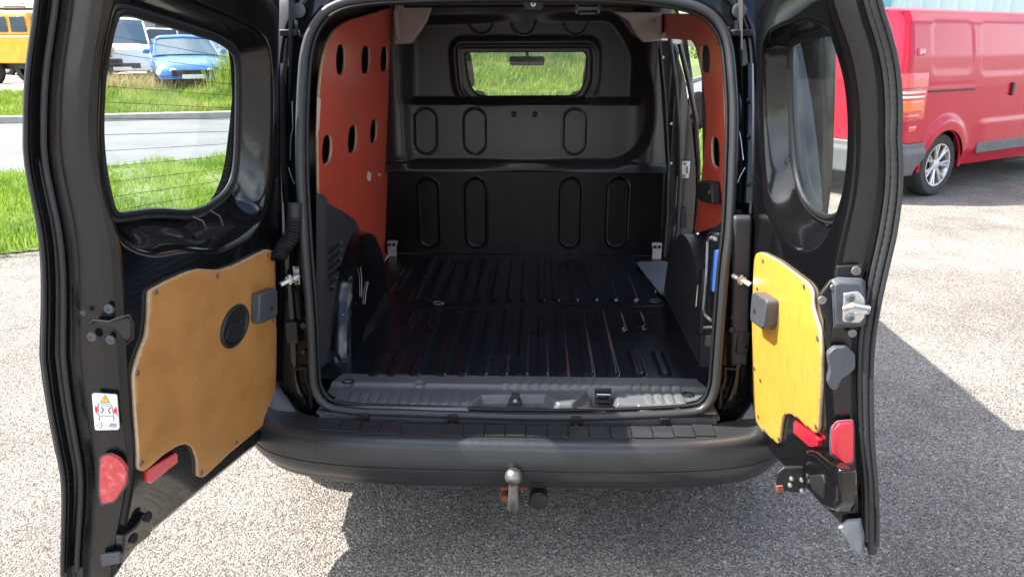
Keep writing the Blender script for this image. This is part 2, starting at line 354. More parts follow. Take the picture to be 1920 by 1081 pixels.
FX = np.array([(-40, 6.2), (-25, 10.8), (-10.8, 15.2), (-6.6, 16.5), (0, 20), (5, 28), (11, 46), (20, 80), (40, 170)], float)
rf = lambda x: np.interp(x, FX[:, 0], FX[:, 1])
def zfar(x, y):
    x = np.asarray(x, float); y = np.asarray(y, float)
    d = y - rf(x); wc = sstep(-6.3, -3.8, x) * (1 - sstep(3.0, 6, x))
    bumpy = .05 * np.sin(x * 1.7 + y * .9) * np.cos(y * 1.3 - x * .4) * sstep(.3, 2, d)
    return .12 + .34 * sstep(0, 5, d) + 1.3 * sstep(.5, 6.5, d) * wc + bumpy
# road sheet
xs = np.linspace(-22, 40, 63)
rd = MB()
for i in range(len(xs) - 1):
    a, b = xs[i], xs[i + 1]
    rd.add([(a, vf(a), .004), (b, vf(b), .004), (b, rf(b), .004), (a, rf(a), .004)], [(0, 1, 2, 3)])
tag(rd.build('road', 'road', smooth=0), kind='structure')
# verge between the gravel yard and the road
def vpos(U, V): return U, vn(U) + (vf(U) - vn(U)) * V, .05 * np.minimum(1, 8 * np.minimum(V, 1 - V)) + .03 * np.sin(U * 2.1) * np.sin(V * 9) + .01
tag(relief('verge', -16, 30, 0, 1, .25, vpos, 'soil', resv=.05), kind='structure')
def bpos(U, V): y = rf(U) + .22 + V * V * 120; return U, y, zfar(U, y) - .02
tag(relief('grassy_terrain', -40, 40, 0, 1, .4, bpos, 'soil', resv=.006), kind='structure')
# pale dirt yard beyond the far grass, where the cars stand
def dpos(U, V): y = rf(U) + 3.9 + .5 * np.sin(U) + V * 16; return U, y, zfar(U, y) + .03 * sstep(0, .08, V) - .008
tag(relief('dirt_yard', -26, -6.8, 0, 1, .3, dpos, 'dirt', resv=.03), kind='structure')
# kerbs
def kerb(name, fn, off, h):
    k = MB(); x = -24.0; rings = []
    while x < 12:
        y = fn(x) + off; rings.append([(x, y - .07, 0), (x, y - .07, h - .02), (x, y - .05, h), (x, y + .12, h), (x, y + .12, 0)]); x += .5
    k.loft(rings, closed=True, caps=True); o = k.build(name, 'kerb', smooth=30); tag(o, kind='structure')
kerb('kerb', rf, .08, .15)
# ---- grass
def leaf_mat(name, a, b, c, sc=.9):
    m = bpy.data.materials.new(name); m.use_nodes = True; n = m.node_tree; p = n.nodes['Principled BSDF']; K = n.links.new
    t = n.nodes.new('ShaderNodeTexCoord'); z = n.nodes.new('ShaderNodeTexNoise'); z.inputs['Scale'].default_value = sc; z.inputs['Detail'].default_value = 8; z.inputs['Roughness'].default_value = .75
    r = n.nodes.new('ShaderNodeValToRGB'); e = r.color_ramp.elements; e[0].position = .36; e[0].color = (*a, 1); e[1].position = .66; e[1].color = (*c, 1); q = e.new(.5); q.color = (*b, 1)
    K(t.outputs['Object'], z.inputs[0]); K(z.outputs[0], r.inputs[0]); K(r.outputs[0], p.inputs['Base Color']); p.inputs['Roughness'].default_value = .55
    p.inputs['Specular IOR Level'].default_value = .3
    tl = n.nodes.new('ShaderNodeBsdfTranslucent'); K(r.outputs[0], tl.inputs[0]); ms = n.nodes.new('ShaderNodeMixShader'); ms.inputs[0].default_value = .4
    K(p.outputs[0], ms.inputs[1]); K(tl.outputs[0], ms.inputs[2]); K(ms.outputs[0], n.nodes['Material Output'].inputs[0]); return m
M['grass'] = leaf_mat('lush_grass', (.10, .20, .02), (.20, .31, .035), (.30, .37, .07), 1.6)
M['grass_far'] = leaf_mat('bank_grass', (.11, .21, .025), (.23, .32, .04), (.40, .40, .11), 1.1)
M['drygrass'] = leaf_mat('dry_grass', (.30, .24, .09), (.42, .33, .15), (.24, .26, .06), 1.2)
def blades(name, m, x, y, z, h, wd, lean=.5, kind='stuff'):
    n = len(x); th = rng.uniform(0, 2 * np.pi, n); dx, dy = np.cos(th), np.sin(th); la = rng.uniform(0, 2 * np.pi, n); lm = rng.uniform(.1, lean, n) * h
    lx, ly = np.cos(la) * lm, np.sin(la) * lm
    P = np.zeros((n, 5, 3))
    for k, (f, hw, lf) in enumerate([(0, -1, 0), (0, 1, 0), (.6, .75, .35), (.6, -.75, .35), (1, 0, 1)]):
        P[:, k, 0] = x + dx * wd * hw / 2 + lx * lf; P[:, k, 1] = y + dy * wd * hw / 2 + ly * lf; P[:, k, 2] = z + h * f * (1 - .25 * lf * (lm / h))
    b = np.arange(n)[:, None] * 5; T = np.concatenate([b + [0, 1, 2], b + [0, 2, 3], b + [3, 2, 4]], 0)
    me = bpy.data.meshes.new(name); fast_mesh(me, P.reshape(-1, 3), T); me.materials.append(M[m])
    return tag(link(name, me), kind=kind)
def scatter(n, x0, x1, fy0, fy1, clump=.5, cr=.22):
    nc = max(1, n // 14); cx = rng.uniform(x0, x1, nc); cv = rng.uniform(0, 1, nc); k = rng.integers(0, nc, n); loose = rng.uniform(size=n) > clump
    x = np.where(loose, rng.uniform(x0, x1, n), cx[k] + rng.normal(0, cr, n)); v0 = np.where(loose, rng.uniform(0, 1, n), cv[k])
    y = fy0(x) + (fy1(x) - fy0(x)) * v0 + np.where(loose, 0, rng.normal(0, cr, n)); ok = (y > fy0(x)) & (y < fy1(x)); return x[ok], y[ok]
x, y = scatter(60000, -9.5, -1.9, lambda x: vn(x) - .08 + .1 * np.sin(x * 5), lambda x: vf(x) + .05)
h = rng.uniform(.04, .15, len(x)) * (.7 + .5 * np.sin(x * 3 + y * 2) ** 2); blades('verge_grass', 'grass', x, y, 0 * x + .03, h, rng.uniform(.008, .018, len(x)))
x, y = scatter(16000, .8, 8, vn, lambda x: vf(x) + .05)
blades('verge_grass', 'grass', x, y, 0 * x + .03, rng.uniform(.10, .26, len(x)), rng.uniform(.010, .022, len(x)))
x, y = scatter(42000, -16, -5, lambda x: rf(x) + .15, lambda x: rf(x) + 4.3)
d = y - rf(x); blades('bank_grass', 'grass_far', x, y, zfar(x, y) - .03, (rng.uniform(.10, .28, len(x)) + .08 * sstep(1, 4, d)) * (.45 + .55 * sstep(-11.5, -9.5, x)), rng.uniform(.012, .03, len(x)))
x, y = scatter(42000, -4.6, 4.2, lambda x: rf(x) + .15, lambda x: rf(x) + 8)
blades('bank_grass', 'grass_far', x, y, zfar(x, y) - .03, rng.uniform(.14, .42, len(x)), rng.uniform(.018, .045, len(x)))
x, y = scatter(4200, -11.2, -6.4, lambda x: rf(x) + 3.0, lambda x: rf(x) + 4.6, .85, .3)
blades('dry_grass', 'drygrass', x, y, zfar(x, y) - .03, rng.uniform(.25, .62, len(x)), rng.uniform(.008, .02, len(x)), lean=.8)
# ---- loose chippings on the yard
def stones(name, n, x0, x1, y0, y1, s0, s1, m, bias=1.0):
    x = rng.uniform(x0, x1, n); y = y0 + (y1 - y0) * rng.uniform(0, 1, n) ** bias; s = s0 + (s1 - s0) * rng.uniform(0, 1, n) ** 2.5
    base = np.array([(1, 0, 0), (.3, .95, 0), (-.8, .6, 0), (-.85, -.5, 0), (.25, -.95, 0), (.15, .1, .8), (-.3, -.05, .7)])
    tri = np.array([(0, 1, 5), (1, 2, 5), (2, 6, 5), (2, 3, 6), (3, 4, 6), (4, 5, 6), (4, 0, 5)])
    th = rng.uniform(0, 6.283, n); P = base[None] * rng.uniform(.65, 1.25, (n, 7, 3)) * s[:, None, None] / 2
    c, q = np.cos(th)[:, None], np.sin(th)[:, None]; X = P[:, :, 0] * c - P[:, :, 1] * q * .8 + x[:, None]; Y = P[:, :, 0] * q + P[:, :, 1] * c * .8 + y[:, None]
    co = np.stack([X, Y, P[:, :, 2] * 1.05 + .0005], -1).reshape(-1, 3); T = (np.arange(n)[:, None, None] * 7 + tri[None]).reshape(-1, 3)
    me = bpy.data.meshes.new(name); fast_mesh(me, co, T); me.materials.append(M[m]); return tag(link(name, me), kind='stuff')
M['stone_l'] = mat('pale_chipping', (.36, .325, .28), .85, bump=(300, .4), var=(45, (.22, .18, .145), .42, .62))
M['stone_d'] = mat('dark_chipping', (.075, .07, .066), .85, bump=(300, .4), var=(40, (.19, .165, .14), .4, .65))
for nm, mm, k in (('gravel_stones', 'stone_l', 1.0), ('gravel_stones', 'stone_d', 1.25)):
    stones(nm, int(30000 * k), -1.9, 1.9, 1.55, 3.1, .003, .0095, mm)
    stones(nm, int(26000 * k), 1.0, 4.8, 2.4, 7.6, .004, .0105, mm, 1.1)
    stones(nm, int(12000 * k), -4.2, -1.2, 2.2, 5.6, .004, .0105, mm, 1.1)
stones('pebbles', 1300, -1.6, 3.2, 1.7, 4.2, .008, .019, 'stone_l'); stones('pebbles', 900, -1.6, 3.2, 1.7, 4.2, .008, .017, 'stone_d')
# ================================================================== OWN VAN: body, load space
VAN = empty('panel_van', (0, 2.0, 0), label='black panel van seen from behind with both rear doors wide open', cat='van')
def Yb(z): z = np.asarray(z, float); return 2.07 + .17 * (np.clip(z - .85, 0, 2) / .82) ** 1.5
def on_jamb(px, py, off=0.0):
    Y = 2.1
    for _ in range(12): p = on_y(px, py, Y + off); Y = float(Yb(p.z))
    return p
SEALPX = [(952, 777), (750, 770), (669, 767), (615, 757), (593, 729), (588, 691), (584, 600), (574, 474), (569, 396), (565, 300), (566, 200), (573, 100), (592, 45), (628, 12), (690, -2), (800, -8), (960, -11), (1130, -8),
          (1240, 0), (1307, 15), (1343, 40), (1363, 80), (1371, 150), (1374, 222), (1371, 330), (1366, 430), (1358, 500), (1350, 600), (1344, 683), (1340, 723), (1328, 752), (1300, 768), (1192, 775), (1066, 778)]
SEAL = catmull([tuple(on_jamb(a, b)) for a, b in SEALPX], True, 4)
SEAL = resample(SEAL, 180)
mb = MB(); mb.tube([Vector(p) + Vector((0, -.012, 0)) for p in SEAL], .0125, 12, closed=True, up=(0, 1, 0)); seal = mb.build('weather_seal', 'seal', VAN)
mb = MB(); c0 = np.array([0, 0, 1.1])
def inset(P, k, dy=0):
    """move seal loop outward by k in the opening plane"""
    P = np.asarray(P); t = np.roll(P, -1, 0) - np.roll(P, 1, 0); n = np.stack([t[:, 2], 0 * t[:, 0], -t[:, 0]], 1); n /= np.linalg.norm(n, axis=1)[:, None]
    s = np.sign(np.sum(n * (P - c0), axis=1)); s = np.where(s.sum() > 0, 1, -1); Q = P + n * s * k; Q[:, 1] = Q[:, 1] + dy; return Q
mb.tube([Vector(p) for p in inset(SEAL, -.014, .006)], .006, 8, closed=True); mb.build('seal_lip', 'rubber', VAN)
# outer section of the body and its rear jamb
SECL = [(.84, .30), (.885, .5), (.905, .75), (.905, .95), (.885, 1.15), (.845, 1.40), (.80, 1.60), (.74, 1.74), (.62, 1.805), (.3, 1.835), (0, 1.84)]
def outer_ring(n):
    side = [(x, z) for x, z in SECL]; full = side + [(-x, z) for x, z in side[::-1][1:]] ; full += [(-.6, .30), (0, .30), (.6, .30)]
    return rounded([np.array(p) for p in full], .04, 3)
jr = []
# rings from the opening outwards: (outward offset, dy)
for k, dy in ((-.003, .05), (-.003, .012), (.004, .004), (.014, .004), (.022, .014), (.028, .034), (.060, .044), (.068, .036), (.082, .036), (.094, .040)):
    jr.append(inset(SEAL, k, dy))
# last rings blend to the outer section by direction from the centre
O = outer_ring(0); O = resample(O, 720)
Oc = O - np.array([0, 1.05]); Oa = np.arctan2(Oc[:, 1], Oc[:, 0])
last = jr[-1]; la = np.arctan2(last[:, 2] - 1.05, last[:, 0])
out = []
for a, p in zip(la, last):
    d = np.abs((Oa - a + np.pi) % (2 * np.pi) - np.pi); i = int(np.argmin(d)); out.append((O[i][0], 0, O[i][1]))
out = np.array(out)
for k in range(3): out = (np.roll(out, 1, 0) + out + np.roll(out, -1, 0)) / 3
o1 = last * .35 + out * .65; o1[:, 1] = Yb(o1[:, 2]) + .06; o2 = out.copy(); o2[:, 1] = Yb(out[:, 2]) + .10; o3 = out.copy() * np.array([1.003, 0, 1.0]); o3[:, 1] = Yb(out[:, 2]) + .16
jr += [o1, o2, o3]
mb = MB(); mb.loft([[tuple(p) for p in r] for r in jr], True); jamb = mb.build('door_jamb', 'paint', VAN, smooth=45)
# outer shell: left side whole, right side with the sliding-door opening, roof
def sec_x(z): z = np.asarray(z, float); return np.interp(z, [p[1] for p in SECL][:8], [p[0] for p in SECL][:8])
def side(sgn):
    def f(U, V): return sgn * (sec_x(V) - .10 * sstep(4.6, 6.2, U) - .03 * sstep(2.5, 2.1, U)), U + 0 * V, V
    def keep(U, V):
        a = np.hypot(U - 2.72, V - .31) - .355; b = np.hypot(U - 5.42, V - .31) - .355
        k = np.minimum(a, b); k = np.minimum(k, np.where(U > 5.05, (1.12 - .1 * (U - 5.0)) - V, 9.0))
        k = np.minimum(k, rbox(U, V, 4.60, 1.36, .40, .24, .06))
        if sgn > 0: k = np.minimum(k, rbox(U, V, 3.43, 1.08, .61, .70, .08))
        return np.minimum(k, U - Yb(V) - .10)
    o = relief('side_panel', 2.1, 6.05, .28, 1.74, .03, f, 'paint', VAN, keep, solid=0, flip=sgn < 0); return o
side(1); side(-1)
def roofpos(U, V):  # U in -.74...74 width, V y
    z = np.interp(np.abs(U), [0, .3, .62, .70, .74], [1.84, 1.835, 1.805, 1.775, 1.74]); return U, V, z - .25 * sstep(4.3, 5.4, V) ** 1.5
relief('roof', -.742, .742, 2.34, 4.95, .04, roofpos, 'paint', VAN, resv=.1)
# bonnet, front, floor pan
def bon(U, V): return U, V, 1.12 - .10 * (V - 5.05) - .20 * sstep(5.7, 6.15, V) - .06 * (np.abs(U) / .8) ** 4
relief('bonnet', -.82, .82, 5.05, 6.15, .05, bon, 'paint', VAN)
mb = MB(); mb.box((0, 6.12, .62), (1.7, .1, .7)); mb.build('front_bumper', 'bumper', VAN, bevel=.04)
mb = MB(); mb.box((0, 3.2, .405), (1.50, 2.1, .05)); mb.box((0, 5.0, .40), (1.6, 1.4, .05)); mb.build('floor_pan', 'inner', VAN)
# roof lining and hoop in the load space
def X_in(y, z): return .630 + .045 * (y - 2.35) / 1.4 + .09 * (1.2 - z)
mb = MB(); mb.box((0, 3.05, 1.762), (1.28, 1.45, .02)); mb.build('roof_lining', 'beige', VAN)
for y in (2.62, 3.1, 3.55):
    mb = MB(); mb.tube([(-.54, y, 1.745), (0, y, 1.748), (.54, y, 1.745)], .02, 8, flat=1.6, up=(0, 1, 0)); mb.build('roof_bow', 'plastic', VAN)
# ---- rear bumper
def bpath(t):
    """plan path of the bumper's rear face, t in -1..1"""
    th = t * math.pi / 2; e = .30
    x = math.copysign(abs(math.sin(th)) ** .52, t) * .892; y = 2.70 - .775 * abs(math.cos(th)) ** .34
    return x, y
def brow():
    ts = np.linspace(-1, 1, 161); P = np.array([bpath(t) for t in ts]); return resample(P, 150, closed=False)
BP = brow(); T = np.gradient(BP, axis=0); T /= np.linalg.norm(T, axis=1)[:, None]; N = np.stack([T[:, 1], -T[:, 0]], 1)   # outward (rear)
SEC = [(-.115, .470), (-.100, .482), (-.030, .478), (-.012, .473), (-.003, .464), (.001, .452), (.006, .425), (.010, .398), (.009, .3945), (.0055, .393), (.009, .391), (.009, .386), (.002, .362), (-.010, .343), (-.020, .334), (-.024, .322), (-.034, .311), (-.060, .305), (-.10, .303)]
rings = []
for (p, n) in zip(BP, N):
    c = sstep(.70, .92, abs(p[0])); rise = .125 * c * sstep(2.8, 2.15, p[1]) + .10 * sstep(.62, .80, abs(p[0])) * 0
    ring = []
    for o, z in SEC:
        top = (z - .315) / .167; inw = o * (1 + .0 * c)
        ring.append((p[0] + n[0] * inw, p[1] + n[1] * inw, z + rise * max(0, top - .45) / .55 + .01 * c))
    rings.append(ring)
mb = MB(); mb.loft(rings, closed=False); bumper = mb.build('rear_bumper', 'bumper', VAN, smooth=30)
# horns: bumper corner pieces rising beside the jamb
for s in (-1, 1):
    rr = []
    for k in range(14):
        t = k / 13; z = .47 + .15 * t; x = s * (.765 + .035 * t); y = 2.045 + .06 * t
        w_ = .075 * (1 - t) + .02
        rr.append([(x - s * w_, y + .03, z), (x - s * w_ * .5, y, z), (x + s * .03, y - .012 + .01 * t, z), (x + s * .07, y + .03, z), (x + s * .085, y + .12, z), (x, y + .14, z)])
    mb = MB(); mb.loft(rr, True, True); mb.build('bumper_corner', 'bumper', VAN, smooth=60)
# ribbed tread pads on the bumper step (thin raised tiles with a visible joint)
ribx = np.linspace(-.585, .585, 20)
for i in range(len(ribx) - 1):
    a, b = ribx[i] + .0022, ribx[i + 1] - .0022
    ya = float(np.interp((a + b) / 2, BP[:, 0], BP[:, 1])); z1 = .4855 + .0008 * (i % 2)
    mb = MB(); mb.add([(a, ya + .034, z1 - .003), (b, ya + .034, z1 - .003), (b, ya + .095, z1 + .0005), (a, ya + .095, z1 + .0005),
                       (a, ya + .034, z1 - .006), (b, ya + .034, z1 - .006), (b, ya + .095, z1 - .004), (a, ya + .095, z1 - .004)],
                      [(0, 1, 2, 3), (4, 7, 6, 5), (0, 4, 5, 1), (1, 5, 6, 2), (2, 6, 7, 3), (3, 7, 4, 0)])
    if i in (4, 5): continue
    mb.build('tread_pad', 'bumper', bumper, smooth=0)
# tow-eye cover
c = on_y(598, 848, 1.99); mb = MB()
for (w_, h_, d_) in ((.040, .040, .004),): 
    mb.box((c.x, c.y - .012, c.z), (w_, d_, h_), rot=Matrix.Rotation(R(-14), 3, 'Z'))
mb.build('towing_eye_cover', 'bumper', bumper, bevel=.006)
# gap panel under the sill: light metal strip with dark brackets
mb = MB(); mb.add([(-.60, 2.050, .503), (.60, 2.050, .503), (.60, 2.055, .468), (-.60, 2.055, .468)], [(0, 1, 2, 3)]); mb.box((0, 2.085, .496), (1.22, .05, .012)); mb.build('sill_crossmember', 'greyp', VAN)
for px in (683, 849, 1080, 1246):
    c = on_y(px, 792, 2.045); mb = MB(); mb.box((c.x, 2.047, .487), (.030, .014, .034)); mb.cyl((c.x, 2.040, .478), (c.x, 2.030, .478), .007, 8); mb.build('bumper_clip', 'rubber', VAN, bevel=.003)
# ---- sill trim
def y_on(px, py, z): return on_z(px, py, z)
def sillx(px, y, z): d = ray(px, 740); q = CAM + d * ((y - CAM.y) / d.y); return q.x
caps = []
for k, px in enumerate([563, 0]): pass
SZ = lambda px, py: (on_z(px, py, .526).x, on_z(px, py, .526).y)
capL_ = [SZ(661 + 19.3 * k, 742) for k in range(12)]; capM_ = [SZ(948 + 18.8 * k, 720) for k in range(11)]; capN_ = [SZ(1177 + 19 * k, 728) for k in range(2)]; capR_ = [SZ(1215 + 19.4 * k, 738) for k in range(4)]
LOCKR = [SZ(*q) for q in ((863, 785), (866, 766), (903, 737), (1022, 736), (1048, 753), (1072, 753), (1092, 737), (1100, 727), (1154, 727), (1158, 752), (1198, 754), (1202, 785))]
KEYR = [SZ(*q) for q in ((1108, 729), (1150, 729), (1153, 752), (1106, 752))]
def sillpos(U, V):   # V: 0 front (rear of van) .. 1 inner
    y = 2.062 + .205 * V
    z = .519 + .005 * sstep(.0, .25, V) + .008 * sstep(.60, .70, V)
    z = z - .006 * sstep(.03, .0, V)
    z = z - .004 * sstep(.69, .66, V)
    for grp, hl in ((capL_, .030), (capM_, .018), (capN_, .022), (capR_, .045)):
        for (cx, cyy) in grp:
            d = capsule(U, y, cx, cyy - hl, cx, cyy + hl, .011); z = z + .0036 * sstep(.004, -.004, d)
    # lock recess
    d = psdf(U, y, LOCKR); z = z - .024 * sstep(-.004, .014, d)
    d = psdf(U, y, KEYR); z = z - .014 * sstep(-.003, .006, d)
    for (cx, cy_, rr) in ((-.545, 2.205, .016), (-.315, 2.205, .018), (.535, 2.17, .018)):
        d = np.hypot(U - cx, (y - cy_)) - rr; z = z - .006 * sstep(.004, -.003, d) + .0025 * sstep(.003, 0, np.abs(d + .001))
    return U + .0 * V, y, z
def sillkeep(U, V):
    hw = .600 - .02 * sstep(.6, 1, V); k = hw - np.abs(U); return np.minimum(k, .5 + 0 * U)
sill = relief('sill_trim', -.602, .602, 0, 1, .003, sillpos, 'sill', VAN, sillkeep, resv=.014, smooth=60)
def lathe_part(name, m, a, d, prof, parent, n=20, **k): b = MB(); b.lathe(a, d, prof, n); return b.build(name, m, parent, **k)
for cx, cy_ in ((-.545, 2.205), (.535, 2.17)):
    b = MB(); b.tube([(cx + .017 * math.cos(t), cy_ + .017 * math.sin(t), .534 if cy_ > 2.19 else .522) for t in np.linspace(0, 6.283, 20)[:-1]], .0022, 6, closed=True); b.build('lashing_ring', 'rubber', sill)
for px, py in ((677, 719), (729, 719), (888, 722), (1044, 725), (1200, 728), (1254, 729)):
    p = on_z(px, py, .524); lathe_part('trim_clip', 'rubber', (p.x, p.y, p.z), (0, 0, 1), [(.006, -.002), (.007, .001), (.004, .003), (0.0005, .003)], sill, 10)
# lock catch in the recess and the latch striker
p = on_z(966, 756, .504); b = MB(); b.box((p.x, p.y, p.z + .004), (.046, .030, .022), taper=.7); b.box((p.x, p.y + .004, p.z + .022), (.030, .018, .020), taper=.8); b.build('lock_bracket', 'black', sill, bevel=.002)
lathe_part('bracket_bolt', 'worn', (p.x, p.y - .011, p.z + .014), (0, -1, .6), [(.006, 0), (.006, .003), (.003, .004), (.0005, .004)], sill, 12)
p = on_z(1131, 744, .504); b = MB(); b.tube([(p.x - .020, p.y - .004, .496), (p.x - .020, p.y - .006, .516), (p.x + .020, p.y - .006, .516), (p.x + .020, p.y - .004, .496)], .0035, 8); b.build('lock_striker', 'steel', sill)
b = MB(); b.box((p.x, p.y + .018, .512), (.052, .012, .026)); b.box((p.x, p.y, .497), (.052, .045, .006)); b.build('striker_pocket', 'black', sill, bevel=.004)
# ---- floor liner with ribs
SEAMY = on_z(960, 572, .53).y
def fx(px, py): return on_z(px, py, .53)
ribs = []
for px, y0, y1 in ((709, 697, 662), (744, 697, 655), (786, 697, 600), (835, 697, 580), (873, 697, 580), (911, 697, 580), (949, 697, 580), (987, 697, 580), (1025, 697, 592), (1063, 697, 580), (1110, 697, 580), (1155, 697, 580), (1205, 697, 652), (1252, 697, 656)):
    a = fx(px, 697); b2 = fx(px, y1); ribs.append((a.x - .012, a.y - .02, on_z(960, y1, .53).y, .0155))
a1 = fx(1155, 697); 
for px, y0, y1 in ((1171, 616, 582), (1209, 613, 582), (779, 612, 582), (812, 616, 582)):
    a = fx(px, y0); ribs.append((a.x - .012, a.y, on_z(960, y1, .53).y, .0155))
for px, y0 in ((746, 545), (779, 562), (810, 562), (842, 562), (873, 562), (901, 562), (933, 562), (962, 562), (989, 562), (1020, 562), (1048, 562), (1083, 562), (1119, 562), (1155, 562), (1193, 562), (1232, 545)):
    a = fx(px, y0); ribs.append((a.x - .010, a.y, 3.66 if abs(a.x) < .48 else 3.52, .0150))
def floorz(X, Y):
    z = .53 + 0 * X
    for (cx, ya, yb, r) in ribs:
        d = capsule(X, Y, cx, ya, cx, yb - r, r); 
        z = z + .0085 * sstep(.006, -.004, d) - .0012 * (sstep(.0022, 0, np.abs(X - cx - .005)) + sstep(.0022, 0, np.abs(X - cx + .005))) * (d < -.003)
    z = z - .003 * sstep(.004, .0, np.abs(Y - SEAMY - .004 * np.sin(X * 4)))
    return z
def fkeep(U, V): return np.minimum(.70 - np.abs(U), np.minimum(V - 2.235, 3.76 - V))
relief('floor_liner', -.70, .70, 2.235, 3.76, .0035, lambda U, V: (U, V, floorz(U, V)), 'floor', VAN, None, smooth=60, resv=.007)
for px, py in ((822, 569), (1228, 565)):
    p = on_z(px, py, .532); b = MB(); b.tube([(p.x + .022 * math.cos(t), p.y + .018 * math.sin(t), .535) for t in np.linspace(0, 6.283, 20)[:-1]], .003, 6, closed=True); b.build('lashing_eye', 'worn', VAN)
# treaded step plate beside the right rear floor corner
def plate(U, V): return U, V, .541 + .0025 * sstep(.004, 0, np.abs((V * 1 - U * .25) % .034 - .017) - .006)
relief('tread_plate', .545, .70, 3.02, 3.62, .006, plate, 'sill', VAN, lambda U, V: psdf(U, V, rounded([(.545, 3.58), (.56, 3.62), (.70, 3.62), (.70, 3.02), (.63, 3.02), (.59, 3.10)], .02)), resv=.005)
# ---- bulkhead
def BX(px, py, Y=3.76): p = on_y(px, py, Y); return p.x, p.z
WINo = [BX(a, b, 3.86) for a, b in ((857, 92), (862, 86), (1100, 84), (1112, 98), (1112, 150), (1098, 190), (880, 192), (862, 178))]
WIN = rounded([BX(a, b, 3.87) for a, b in ((872, 97), (1098, 96), (1101, 112), (1098, 150), (1084, 180), (897, 181), (880, 160), (872, 112))], .025, 4)
WINr = rounded([BX(a, b, 3.86) for a, b in ((860, 86), (1108, 85), (1112, 105), (1110, 158), (1090, 191), (888, 192), (866, 168), (860, 110))], .035, 4)
SH0 = BX(960, 318)[1]; SH1 = BX(960, 305, 3.73)[1]; SH2 = BX(960, 196, 3.78)[1]
capU = [(BX(797, 247, 3.75), .056, .054), (BX(889, 247, 3.75), .056, .054), (BX(1077, 248, 3.75), .056, .054)]
capL = [(BX(804, 400), .125, .053), (BX(893, 400), .125, .053), (BX(1070, 400), .125, .053), (BX(1158, 400), .125, .053)]
FLD = rounded([BX(a, b, 3.76) for a, b in ((768, 40), (1150, 30), (1185, 80), (1216, 170), (1216, 235), (1200, 275), (1160, 303), (772, 303), (764, 190))], [.03, .05, .1, .1, .1, .08, .08, .01, .1], 6)
arcs = [BX(903, 40, 3.84), BX(982, 42, 3.84), BX(1079, 42, 3.84)]
def bulky(X, Z):
    y = 3.770 + 0 * X
    y = y - .045 * sstep(SH0 - .012, SH0, Z) + .028 * sstep(SH1, SH1 + .010, Z) + .012 * sstep(SH1, SH2, Z)
    mid = sstep(-.62, -.54, X) * (1 - sstep(.50, .57, X))
    y = y + .075 * sstep(SH2 - .004, SH2 + .035, Z) * mid
    # rounded pillars at both sides
    fd = psdf(X, Z, FLD); up = sstep(SH0 - .012, SH0, Z)
    y = y + (-.050 + .052 * sstep(-.03, .022, fd)) * up * sstep(.0, .3, np.abs(X)) - .035 * np.exp(-((X - .60) / .055) ** 2) * sstep(SH0 - .01, SH0 + .06, Z) - .02 * np.exp(-((X + .63) / .05) ** 2) * sstep(SH0, SH0 + .08, Z)
    y = y - .02 * sstep(-.05, -.02, psdf(X, Z, WINr)) * (Z > SH2)
    for (c, hh, r) in capU:
        d = capsule(X, Z, c[0], c[1] - hh, c[0], c[1] + hh, r); y = y + .0065 * sstep(.0055, .001, np.abs(d)) - .003 * sstep(.002, -.006, d)
    for (c, hh, r) in capL:
        d = capsule(X, Z, c[0], c[1] - hh, c[0], c[1] + hh, r); y = y - .006 * sstep(.006, .001, np.abs(d))
    for c in arcs:
        d = capsule(X, Z, c[0], c[1], c[0], c[1] + .1, .058); y = y - .005 * sstep(.006, .001, np.abs(d)) * sstep(c[1] + .02, c[1] - .01, Z)
    for px in (963, 1003):
        q = BX(px, 215, 3.75); y = y + .006 * sstep(.010, .007, np.hypot(X - q[0], Z - q[1]))
    d = psdf(X, Z, WINr); y = y - .007 * sstep(.009, .003, np.abs(d)) + .004 * sstep(.004, .02, d)
    return y
BE = smooth_curve([(1.8, BX(1262, 0, 3.72)[0]), (BX(0, 40, 3.72)[1], BX(1256, 40, 3.72)[0]), (BX(0, 80, 3.72)[1], BX(1230, 80, 3.72)[0]), (BX(0, 200, 3.72)[1], BX(1240, 200, 3.72)[0]), (BX(0, 310, 3.72)[1], BX(1248, 310, 3.72)[0]), (.53, BX(1240, 480, 3.72)[0])])
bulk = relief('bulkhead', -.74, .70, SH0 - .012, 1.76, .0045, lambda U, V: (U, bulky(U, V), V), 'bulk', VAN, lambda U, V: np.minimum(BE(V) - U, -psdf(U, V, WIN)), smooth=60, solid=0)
relief('bulkhead_lower_panel', -.74, .70, .53, SH0 - .004, .0045, lambda U, V: (U, bulky(U, V) + .001, V), 'bulk_shaded', VAN, lambda U, V: BE(V) - U, smooth=60)
w3 = [(x, bulky(np.array(x), np.array(z)) - .002, z) for x, z in WIN]
b = MB(); b.tube([(x, 3.862, z) for x, _, z in w3], .0045, 8, closed=True, up=(0, 1, 0)); b.build('window_gasket', 'rubber', bulk)
b = MB(); b.prism([(x, 3.866, z) for x, _, z in w3], (0, .004, 0)); b.build('window_pane', 'dglass', bulk, smooth=0)
for px in (790, 828, 925, 1010, 1100, 1200):
    p = on_y(px, 314, 3.722); lathe_part('rivet', 'worn', (p.x, 3.727, (SH0 + SH1) / 2), (0, -1, 0), [(.006, 0), (.005, .003), (.0005, .004)], bulk, 10)
for px in (963, 1003):
    q = BX(px, 215, 3.75); lathe_part('blanking_plug', 'black', (q[0], 3.742, q[1]), (0, -1, 0), [(.008, -.002), (.008, .001), (.004, .003), (.0005, .003)], bulk, 14)
